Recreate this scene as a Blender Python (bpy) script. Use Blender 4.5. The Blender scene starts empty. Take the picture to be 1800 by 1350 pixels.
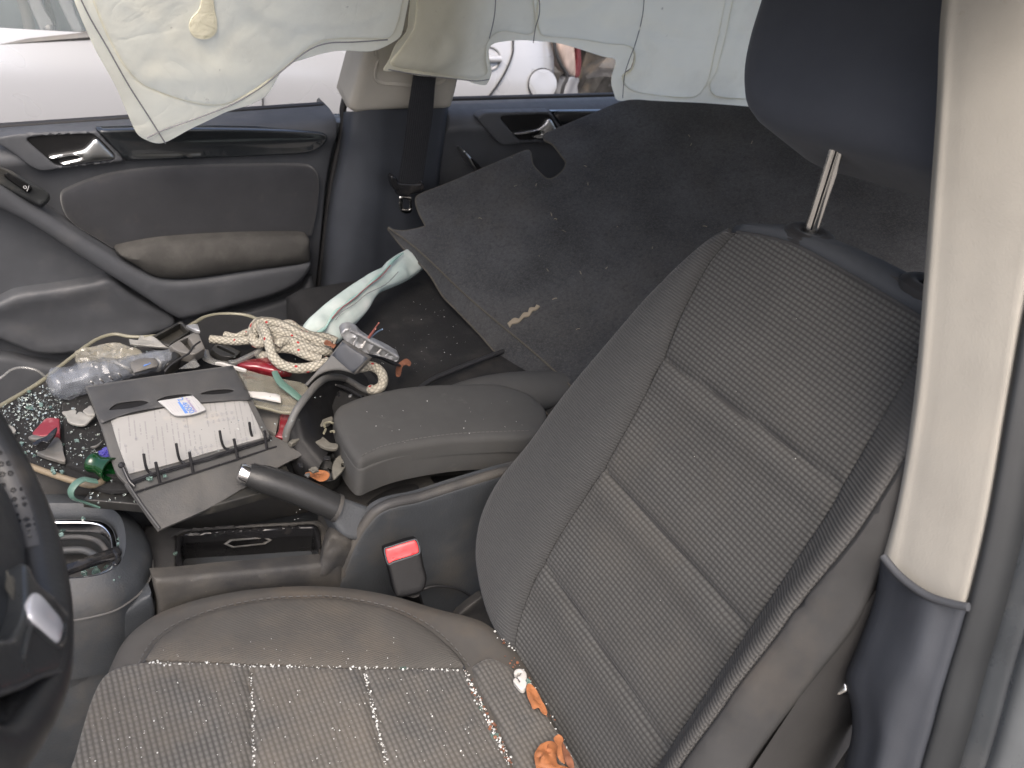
import bpy, bmesh, math, random
import numpy as np
from mathutils import Vector, Matrix, noise
from mathutils.geometry import delaunay_2d_cdt
random.seed(7); rng = np.random.default_rng(7)
scn = bpy.context.scene
COL = scn.collection
rad = math.radians
# ------------------------------------------------------------------ camera
CP = Vector((-.628, -.921, 1.153)); YAW, PIT, ROL, FPX = rad(34.067), rad(30.595), rad(10.831), 1616.8
FW = Vector((math.sin(YAW)*math.cos(PIT), math.cos(YAW)*math.cos(PIT), -math.sin(PIT)))
_r = Vector((math.cos(YAW), -math.sin(YAW), 0)); _u = _r.cross(FW)
RT = math.cos(ROL)*_r + math.sin(ROL)*_u
UP = -math.sin(ROL)*_r + math.cos(ROL)*_u
cd = bpy.data.cameras.new('camera'); cam = bpy.data.objects.new('camera', cd); COL.objects.link(cam)
cam.matrix_world = Matrix(((RT.x, UP.x, -FW.x, CP.x), (RT.y, UP.y, -FW.y, CP.y), (RT.z, UP.z, -FW.z, CP.z), (0, 0, 0, 1)))
cd.sensor_width = 36; cd.lens = FPX*36/1800; cd.clip_start = .02; cd.clip_end = 500
cd.dof.use_dof = True; cd.dof.focus_distance = 1.15; cd.dof.aperture_fstop = 9
scn.camera = cam

# ------------------------------------------------------------------ measuring: where a sight line meets a real surface of the car
def at(px, py, x=None, y=None, z=None, pl=None):
    d = FW + RT*((px-900)/FPX) - UP*((py-675)/FPX)
    if pl is None:
        if x is not None: pl = (Vector((x, 0, 0)), Vector((1, 0, 0)))
        elif y is not None: pl = (Vector((0, y, 0)), Vector((0, 1, 0)))
        else: pl = (Vector((0, 0, z)), Vector((0, 0, 1)))
    p, n = pl
    return CP + d*((p-CP).dot(n)/d.dot(n))
def plane3(a, b, c):
    n = (b-a).cross(c-a).normalized()
    if n.dot(CP-a) < 0: n = -n
    return (a, n)
def sm(pts, k=4, closed=True):
    """smooth a polyline; a point with a third entry is a corner"""
    P = [Vector(q[:2]) if len(q) < 4 and not isinstance(q, Vector) else q for q in pts]
    cn = [(len(q) > 2 and not isinstance(q, Vector)) for q in pts]
    n = len(P); out = []
    for i in range(n if closed else n-1):
        p1, p2 = P[i], P[(i+1) % n]
        p0 = P[i-1] if (closed or i > 0) else p1
        p3 = P[(i+2) % n] if (closed or i+2 < n) else p2
        t1 = (p2-p0)*.5 if not cn[i] else (p2-p1)
        t2 = (p3-p1)*.5 if not cn[(i+1) % n] else (p2-p1)
        L = (p2-p1).length
        for t in (t1, t2):
            if t.length > 1.2*L: t *= 1.2*L/t.length
        for j in range(k):
            t = j/k
            out.append(p1*(2*t**3-3*t*t+1) + t1*(t**3-2*t*t+t) + p2*(-2*t**3+3*t*t) + t2*(t**3-t*t))
    if not closed: out.append(P[-1].copy())
    return out
def tr(pts, k=4, closed=True, **s):
    return [at(p.x, p.y, **s) for p in sm(pts, k, closed)]
def poly(pts, **s):
    return [at(p[0], p[1], **s) for p in pts]
def crv(pts3, k=6):
    P = [Vector(p) for p in pts3]; n = len(P); out = []
    for i in range(n-1):
        p0 = P[max(i-1, 0)]; p1 = P[i]; p2 = P[i+1]; p3 = P[min(i+2, n-1)]
        for j in range(k):
            t = j/k
            out.append(.5*((2*p1)+(p2-p0)*t+(2*p0-5*p1+4*p2-p3)*t*t+(3*p1-p0-3*p2+p3)*t**3))
    out.append(P[-1]); return out

# ------------------------------------------------------------------ objects
BASE = {}
def thing(name, label, cat, loc=(0, 0, 0), group=None, kind=None):
    o = bpy.data.objects.new(name, None); COL.objects.link(o); o.location = loc; o.empty_display_size = .05
    o['label'] = label; o['category'] = cat
    if group: o['group'] = group
    if kind: o['kind'] = kind
    return o
def base_of(o):
    while o.parent: o = o.parent
    return o.location.copy() if o.type == 'EMPTY' else Vector((0, 0, 0))
def link(name, me, mat, parent=None, smooth=40, label=None, cat=None, group=None, kind=None):
    me.name = name
    o = bpy.data.objects.new(name, me); COL.objects.link(o)
    if mat is not None and not me.materials: me.materials.append(mat)
    if smooth:
        for p in me.polygons: p.use_smooth = True
        me.set_sharp_from_angle(angle=rad(smooth))
    if parent is not None:
        o.parent = parent
        me.transform(Matrix.Translation(-base_of(parent)))
    else:
        # origin at the base of the thing
        if len(me.vertices) and kind is None:
            co = np.array([v.co for v in me.vertices]); c = co.mean(0); c[2] = co[:, 2].min()
            me.transform(Matrix.Translation(-Vector(c))); o.location = c
    if label: o['label'] = label
    if cat: o['category'] = cat
    if group: o['group'] = group
    if kind: o['kind'] = kind
    return o
def mesh_from(verts, faces, uvs=None):
    me = bpy.data.meshes.new('m'); me.from_pydata([tuple(v) for v in verts], [], faces)
    if uvs is not None:
        ul = me.uv_layers.new(name='UVMap')
        lv = np.empty(len(me.loops), dtype=np.int32); me.loops.foreach_get('vertex_index', lv)
        ul.data.foreach_set('uv', np.asarray(uvs, dtype=np.float32)[lv].ravel())
    me.validate(); me.update(); return me
def inpoly(pts, poly):
    x, y = pts[:, 0], pts[:, 1]; ins = np.zeros(len(pts), bool); n = len(poly); j = n-1
    for i in range(n):
        xi, yi = poly[i]; xj, yj = poly[j]
        if yi != yj:
            c = ((yi > y) != (yj > y)) & (x < (xj-xi)*(y-yi)/(yj-yi)+xi); ins ^= c
        j = i
    return ins
def dist_loop(pts, loop):
    A = np.asarray(loop); B = np.roll(A, -1, 0); best = np.full(len(pts), 1e9)
    for a, b in zip(A, B):
        ab = b-a; L = ab@ab
        t = np.clip(((pts-a)@ab)/(L if L > 1e-14 else 1), 0, 1)
        best = np.minimum(best, np.linalg.norm(pts-(a+t[:, None]*ab), axis=1))
    return best
def fillmesh(out3, n=None, th=.006, sp=.015, r=.002, bulge=0., bw=.02, dz=None, holes=(), uax=None, back=True, flip=False):
    """closed slab over any outline; rounded rim (r), pillow (bulge over width bw), extra relief dz(P, d)"""
    P3 = [Vector(p) for p in out3]
    o = sum(P3, Vector())/len(P3)
    if n is None:
        n = Vector()
        for i in range(len(P3)): n += (P3[i]-o).cross(P3[(i+1) % len(P3)]-o)
        if n.dot(CP-o) < 0: n = -n
    n = Vector(n).normalized()
    ux = Vector(uax) if uax is not None else (Vector((1, 0, 0)) if abs(n.x) < .8 else Vector((0, 1, 0)))
    ux = (ux-n*ux.dot(n)).normalized(); vy = n.cross(ux)
    def loc(p): d = Vector(p)-o; return (d.dot(ux), d.dot(vy), d.dot(n))
    loops = [np.array([loc(p) for p in P3])]+[np.array([loc(p) for p in h]) for h in holes]
    clean = []
    for L in loops:
        keep = [0]
        for i in range(1, len(L)):
            if np.linalg.norm(L[i, :2]-L[keep[-1], :2]) > 2e-4: keep.append(i)
        if np.linalg.norm(L[keep[-1], :2]-L[0, :2]) < 2e-4 and len(keep) > 3: keep.pop()
        # densify
        q = L[keep]; d = []
        for i in range(len(q)):
            a, b = q[i], q[(i+1) % len(q)]; m = max(1, int(np.ceil(np.linalg.norm((b-a)[:2])/(sp*1.2))))
            for k in range(m): d.append(a+(b-a)*k/m)
        clean.append(np.array(d))
    loops = clean
    l2 = [L[:, :2] for L in loops]
    def inside(p):
        i = inpoly(p, l2[0])
        for h in l2[1:]: i &= ~inpoly(p, h)
        return i
    def dist(p):
        d = dist_loop(p, l2[0])
        for h in l2[1:]: d = np.minimum(d, dist_loop(p, h))
        return d
    mn, mx = l2[0].min(0), l2[0].max(0)
    gx, gy = np.meshgrid(np.arange(mn[0], mx[0]+sp, sp), np.arange(mn[1], mx[1]+sp, sp*.866))
    gx = gx + (np.arange(gx.shape[0]) % 2)[:, None]*sp*.5
    G = np.stack([gx.ravel(), gy.ravel()], 1)
    G = G[inside(G)]
    if len(G): G = G[dist(G) > max(r*1.3, sp*.35)]
    rings = []
    if r > 0:
        for fr in (.12, .4, 1.0):
            for L in l2:
                nx = np.roll(L, -1, 0)-np.roll(L, 1, 0); nx /= np.linalg.norm(nx, axis=1)[:, None]+1e-12
                for sgn in (1, -1):
                    c = L+sgn*np.stack([-nx[:, 1], nx[:, 0]], 1)*r*fr
                    c = c[inside(c)]
                    if len(c): c = c[dist(c) > r*fr*.9]; rings.append(c)
    inner = np.concatenate([G]+rings) if rings else G
    bound = np.concatenate(l2)
    allp = np.concatenate([bound, inner]); edges = []; s = 0
    for L in l2:
        edges += [(s+i, s+(i+1) % len(L)) for i in range(len(L))]; s += len(L)
    vo, eo, fo, ov, oe, of = delaunay_2d_cdt([Vector(p) for p in allp], edges, [], 0, 1e-6)
    V = np.array([tuple(v) for v in vo])
    T = [f for f in fo]
    cen = np.array([V[list(f)].mean(0) for f in T]); ok = inside(cen)
    T = [list(f) for f, k in zip(T, ok) if k]
    W = np.concatenate([L[:, 2] for L in loops])
    d2 = ((V[:, None, :]-bound[None])**2).sum(2)+1e-10; w = 1/d2**1.5
    w0 = (w*W[None]).sum(1)/w.sum(1)
    D = dist(V); nb = D < 1e-6
    h = np.zeros(len(V))
    if r > 0: q = np.clip(D/r, 0, 1); h += r*np.sqrt(np.clip(1-(1-q)**2, 0, 1))
    if bulge: q = np.clip(D/bw, 0, 1); h += bulge*np.sqrt(np.clip(1-(1-q)**2, 0, 1))
    P = np.array(o)[None]+V[:, :1]*np.array(ux)+V[:, 1:2]*np.array(vy)+(w0+h)[:, None]*np.array(n)
    if dz is not None: P = P+dz(P, D)[:, None]*np.array(n)
    # orient
    tris = []
    for f in T:
        a, b, c = V[f[0]], V[f[1]], V[f[2]]
        tris.append(f if (b[0]-a[0])*(c[1]-a[1])-(b[1]-a[1])*(c[0]-a[0]) > 0 else f[::-1])
    verts = list(P); uvs = list(V); faces = list(tris)
    if th > 0:
        N = len(P); cnt = {}
        for f in tris:
            for i in range(3):
                e = (f[i], f[(i+1) % 3]); cnt[e] = 1
        be = [e for e in cnt if (e[1], e[0]) not in cnt]
        bv = sorted({i for e in be for i in e}); m = {}
        for i in bv:
            m[i] = len(verts); verts.append(P[i]-np.array(n)*th); uvs.append(V[i])
        for a, b in be: faces.append([b, a, m[a], m[b]])
        if back:
            bi = {}
            for f in tris:
                for i in f:
                    if i not in bi:
                        if i in m: bi[i] = m[i]
                        else: bi[i] = len(verts); verts.append(np.array(o)+V[i, 0]*np.array(ux)+V[i, 1]*np.array(vy)+(w0[i]-th)*np.array(n)); uvs.append(V[i])
            for f in tris: faces.append([bi[i] for i in f[::-1]])
    return mesh_from(verts, faces, uvs)
def fill(name, out3, mat, parent=None, smooth=45, label=None, cat=None, group=None, kind=None, **k):
    return link(name, fillmesh(out3, **k), mat, parent, smooth, label, cat, group, kind)
def tubemesh(pts, r, seg=8, closed=False, flat=1., ref=None):
    P = [Vector(p) for p in pts]; n = len(P); rf = r if callable(r) else (lambda t: r)
    T = []
    for i in range(n):
        a = P[i-1] if (i > 0 or closed) else P[i]; b = P[(i+1) % n] if (i < n-1 or closed) else P[i]
        T.append((b-a).normalized())
    ref = Vector(ref) if ref is not None else (Vector((0, 0, 1)) if abs(T[0].z) < .9 else Vector((1, 0, 0)))
    N = (ref-T[0]*ref.dot(T[0])).normalized()
    vs, uv, fs = [], [], []; L = 0
    for i in range(n):
        if i: L += (P[i]-P[i-1]).length
        N = (N-T[i]*N.dot(T[i])).normalized(); B = T[i].cross(N); rr = rf(i/max(1, n-1))
        for j in range(seg):
            a = 2*math.pi*j/seg
            vs.append(P[i]+(N*math.cos(a)*flat+B*math.sin(a))*rr); uv.append((j/seg, L))
    for i in range(n if closed else n-1):
        for j in range(seg):
            a = i*seg+j; b = i*seg+(j+1) % seg; c = ((i+1) % n)*seg+(j+1) % seg; d = ((i+1) % n)*seg+j
            fs.append([a, b, c, d])
    if not closed:
        fs.append(list(range(seg))[::-1]); fs.append(list(range((n-1)*seg, n*seg)))
    return mesh_from(vs, fs, uv)
def tube(name, pts, r, mat, parent=None, seg=8, closed=False, flat=1., ref=None, **k):
    return link(name, tubemesh(pts, r, seg, closed, flat, ref), mat, parent, k.pop('smooth', 50), **k)
def join(meshes):
    V, F, U = [], [], []
    for me in meshes:
        s = len(V); V += [v.co.copy() for v in me.vertices]; F += [[i+s for i in p.vertices] for p in me.polygons]
        u = [(0, 0)]*len(me.vertices)
        if me.uv_layers:
            for l, d in zip(me.loops, me.uv_layers[0].data): u[l.vertex_index] = tuple(d.uv)
        U += u; bpy.data.meshes.remove(me)
    return mesh_from(V, F, U)
def dashes(pts, L=.004, gap=.0025, r=.0006, lift=None):
    P = [Vector(p) for p in pts]; out = []; acc = 0; per = L+gap; seg = []
    cum = [0]
    for a, b in zip(P, P[1:]): cum.append(cum[-1]+(b-a).length)
    def pt(s):
        s = min(max(s, 0), cum[-1]-1e-6)
        i = int(np.searchsorted(cum, s, side='right'))-1; i = min(i, len(P)-2)
        return P[i].lerp(P[i+1], (s-cum[i])/(cum[i+1]-cum[i]+1e-9))
    s = 0
    while s+L < cum[-1]:
        out.append(tubemesh([pt(s), pt(s+L*.5)+(lift or Vector())*.0004, pt(s+L)], r, 5)); s += per
    return join(out)
def boxmesh(c, s, rot=None, bev=.003, seg=2):
    bm = bmesh.new(); bmesh.ops.create_cube(bm, size=1)
    for v in bm.verts: v.co = Vector((v.co.x*s[0], v.co.y*s[1], v.co.z*s[2]))
    if bev: bmesh.ops.bevel(bm, geom=bm.edges[:], offset=bev, segments=seg, profile=.5, affect='EDGES')
    me = bpy.data.meshes.new('m'); bm.to_mesh(me); bm.free()
    M = Matrix.Translation(Vector(c)) @ (rot.to_4x4() if rot is not None else Matrix())
    me.transform(M); return me
def box(name, c, s, mat, parent=None, rot=None, bev=.003, seg=2, **k):
    return link(name, boxmesh(c, s, rot, bev, seg), mat, parent, **k)
def frame(d, up=(0, 0, 1)):
    """rotation whose local X is d and local Z leans to up"""
    x = Vector(d).normalized(); z = Vector(up); z = (z-x*z.dot(x)).normalized(); y = z.cross(x)
    return Matrix((x, y, z)).transposed()
def gridmesh(rows, closed_u=False):
    R, Cn = len(rows), len(rows[0]); vs = [p for r in rows for p in r]; fs = []
    U = np.zeros((R, Cn, 2)); A = np.array([[tuple(p) for p in r] for r in rows])
    U[:, 1:, 0] = np.cumsum(np.linalg.norm(np.diff(A, axis=1), axis=2), 1); U[1:, :, 1] = np.cumsum(np.linalg.norm(np.diff(A, axis=0), axis=2), 0)
    for i in range(R-1):
        for j in range(Cn if closed_u else Cn-1):
            k = (j+1) % Cn; fs.append([i*Cn+j, i*Cn+k, (i+1)*Cn+k, (i+1)*Cn+j])
    return mesh_from(vs, fs, U.reshape(-1, 2))
def lathemesh(prof, o, ax, seg=24, fn=None):
    """prof: (distance along axis, radius)"""
    x = Vector(ax).normalized(); a = (Vector((0, 0, 1)) if abs(x.z) < .9 else Vector((1, 0, 0))); a = (a-x*a.dot(x)).normalized(); b = x.cross(a)
    rows = []
    for l, r in prof:
        rw = []
        for j in range(seg):
            t = 2*math.pi*j/seg; q = r*(fn(l, t) if fn else 1)
            rw.append(Vector(o)+x*l+(a*math.cos(t)+b*math.sin(t))*q)
        rows.append(rw)
    return gridmesh(rows, True)
def textmesh(s, size, M, ext=.0003, align='CENTER'):
    c = bpy.data.curves.new('t', 'FONT'); c.body = s; c.size = size; c.extrude = ext; c.align_x = align; c.align_y = 'CENTER'; c.resolution_u = 3
    o = bpy.data.objects.new('t', c); COL.objects.link(o)
    bpy.context.view_layer.update()
    me = bpy.data.meshes.new_from_object(o.evaluated_get(bpy.context.evaluated_depsgraph_get()))
    bpy.data.objects.remove(o); bpy.data.curves.remove(c); me.transform(M); return me
def nz(p, s, seed=0.):
    return noise.noise(Vector((p[0]*s+seed, p[1]*s-seed*.7, p[2]*s+seed*.3)))
def crumple(amp, s, seed=0.):
    def f(P, D):
        return np.array([amp*(nz(p, s, seed)+.5*abs(nz(p, s*2.3, seed+5))*2-.4) for p in P])*np.clip(D/.006, .15, 1)
    return f

# ------------------------------------------------------------------ materials
def pm(name, base, rough=.6, metal=0., spec=.5, var=.12, vs=18., bump=.15, bs=500., dirt=None, coat=0., alpha=1., trans=0., ior=1.45,
       aniso=None, weave=None, ribs=None, sheen=0., fleck=None, sss=0., emit=None, grain=None, translucent=0., braid=None, wrinkle=None):
    m = bpy.data.materials.new(name); m.use_nodes = True; nt = m.node_tree; N = nt.nodes; L = nt.links
    b = N['Principled BSDF']
    b.inputs['Roughness'].default_value = rough; b.inputs['Metallic'].default_value = metal
    b.inputs['Specular IOR Level'].default_value = spec; b.inputs['Coat Weight'].default_value = coat
    b.inputs['Coat Roughness'].default_value = .08
    b.inputs['Transmission Weight'].default_value = trans; b.inputs['IOR'].default_value = ior; b.inputs['Alpha'].default_value = alpha
    b.inputs['Sheen Weight'].default_value = sheen; b.inputs['Sheen Roughness'].default_value = .5
    if sss: b.inputs['Subsurface Weight'].default_value = sss; b.inputs['Subsurface Radius'].default_value = (.01, .01, .01)
    tc = N.new('ShaderNodeTexCoord'); ob = tc.outputs['Object']; uv = tc.outputs['UV']
    def noi(scale, det=3, vec=ob, rg=.55):
        t = N.new('ShaderNodeTexNoise'); t.inputs['Scale'].default_value = scale; t.inputs['Detail'].default_value = det; t.inputs['Roughness'].default_value = rg
        L.new(vec, t.inputs['Vector']); return t.outputs['Fac']
    def math_(op, a, bb=None, cl=False):
        n = N.new('ShaderNodeMath'); n.operation = op; n.use_clamp = cl
        for i, v in enumerate((a, bb)):
            if v is None: continue
            if isinstance(v, (int, float)): n.inputs[i].default_value = v
            else: L.new(v, n.inputs[i])
        return n.outputs[0]
    def mix(f, a, c, mode='MIX'):
        n = N.new('ShaderNodeMix'); n.data_type = 'RGBA'; n.blend_type = mode
        if isinstance(f, (int, float)): n.inputs[0].default_value = f
        else: L.new(f, n.inputs[0])
        for i, v in ((6, a), (7, c)):
            if isinstance(v, tuple): n.inputs[i].default_value = (*v[:3], 1)
            else: L.new(v, n.inputs[i])
        return n.outputs[2]
    def ramp(f, lo, hi):
        n = N.new('ShaderNodeMapRange'); n.inputs[1].default_value = lo; n.inputs[2].default_value = hi; n.clamp = True; L.new(f, n.inputs[0]); return n.outputs[0]
    c = mix(ramp(noi(vs), .3, .7), tuple(x*(1-var) for x in base), tuple(min(1, x*(1+var)) for x in base))
    hgt = None
    if weave:
        pu, pv, dark, fade = weave
        sx = N.new('ShaderNodeSeparateXYZ'); L.new(uv, sx.inputs[0])
        wob = math_('MULTIPLY', math_('SUBTRACT', noi(60, 2), .5), 1.2)
        a = math_('MULTIPLY_ADD', math_('COSINE', math_('ADD', math_('MULTIPLY', sx.outputs[1], 2*math.pi/pv), wob)), .5); N[a.node.name].inputs[2].default_value = .5
        q = math_('MULTIPLY_ADD', math_('COSINE', math_('ADD', math_('MULTIPLY', sx.outputs[0], 2*math.pi/pu), wob)), .5); N[q.node.name].inputs[2].default_value = .5
        hgt = math_('MULTIPLY', math_('POWER', a, .7), math_('MULTIPLY_ADD', q, .55)); N[hgt.node.inputs[1].links[0].from_node.name].inputs[2].default_value = .45
        f = math_('MULTIPLY', ramp(hgt, .05, .75), fade)
        f = math_('ADD', f, 1-fade)
        c = mix(f, tuple(x*dark for x in base), c)
    if ribs:
        p, dark, axis = ribs
        sx = N.new('ShaderNodeSeparateXYZ'); L.new(uv, sx.inputs[0])
        a = math_('MULTIPLY_ADD', math_('COSINE', math_('MULTIPLY', sx.outputs[axis], 2*math.pi/p)), .5); N[a.node.name].inputs[2].default_value = .5
        hgt = a; c = mix(a, tuple(x*dark for x in base), c)
    if braid:      # plaited cover: rows of small slanting lumps
        sx = N.new('ShaderNodeSeparateXYZ'); L.new(uv, sx.inputs[0])
        vv = math_('MULTIPLY', sx.outputs[1], 2*math.pi/braid); uu = math_('MULTIPLY', sx.outputs[0], 2*math.pi*3)
        hgt = math_('ABSOLUTE', math_('MULTIPLY', math_('COSINE', math_('ADD', uu, vv)), math_('COSINE', math_('SUBTRACT', uu, vv))))
        hgt = math_('POWER', hgt, .6)
        c = mix(hgt, tuple(x*.50 for x in base), c)
    if grain:      # fibre grain in the colour of felt and carpet
        sc, amt, col = grain
        g = noi(sc, 4, rg=.75); c = mix(math_('MULTIPLY', ramp(g, .48, .72), amt), c, col)
    if dirt:
        for (dc, sc, lo, hi, amt) in dirt:
            g = math_('MULTIPLY', ramp(noi(sc, 6, rg=.65), lo, hi), amt); c = mix(g, c, dc)
            if rough < .5:
                pass
    if fleck:      # (uv scale u, uv scale v, threshold, colour)
        mp = N.new('ShaderNodeMapping'); mp.inputs['Scale'].default_value = (fleck[0], fleck[1], 1); L.new(uv, mp.inputs['Vector'])
        v = N.new('ShaderNodeTexVoronoi'); v.inputs['Scale'].default_value = 1; L.new(mp.outputs[0], v.inputs['Vector'])
        c = mix(math_('LESS_THAN', v.outputs['Distance'], fleck[2]), c, fleck[3])
    L.new(c, b.inputs['Base Color'])
    rr = math_('ADD', math_('MULTIPLY', math_('SUBTRACT', noi(vs*3.1, 4), .5), .25), rough, True); L.new(rr, b.inputs['Roughness'])
    if bump or hgt is not None:
        bn = N.new('ShaderNodeBump'); bn.inputs['Strength'].default_value = bump if hgt is None else max(bump, .5); bn.inputs['Distance'].default_value = .0008 if hgt is None else .0012
        s = noi(bs, 3)
        if hgt is not None: s = math_('ADD', hgt, math_('MULTIPLY', s, .25))
        L.new(s, bn.inputs['Height']); L.new(bn.outputs[0], b.inputs['Normal'])
        if wrinkle:
            b2_ = N.new('ShaderNodeBump'); b2_.inputs['Strength'].default_value = .8; b2_.inputs['Distance'].default_value = wrinkle[1]
            wn = N.new('ShaderNodeTexNoise'); wn.inputs['Scale'].default_value = wrinkle[0]; wn.inputs['Detail'].default_value = 4; wn.inputs['Distortion'].default_value = 1.2; L.new(ob, wn.inputs['Vector'])
            rg_ = math_('ABSOLUTE', math_('SUBTRACT', wn.outputs['Fac'], .5)); rg_ = math_('POWER', rg_, .6)
            L.new(rg_, b2_.inputs['Height']); L.new(b2_.outputs[0], bn.inputs['Normal'])
    if translucent:
        tb = N.new('ShaderNodeBsdfTranslucent'); L.new(c, tb.inputs['Color']); ms_ = N.new('ShaderNodeMixShader'); ms_.inputs[0].default_value = translucent
        out = N['Material Output']; L.new(b.outputs[0], ms_.inputs[1]); L.new(tb.outputs[0], ms_.inputs[2]); L.new(ms_.outputs[0], out.inputs['Surface'])
    if emit: b.inputs['Emission Color'].default_value = (*emit[0], 1); b.inputs['Emission Strength'].default_value = emit[1]
    return m
DUST = (.17, .15, .125)
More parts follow.
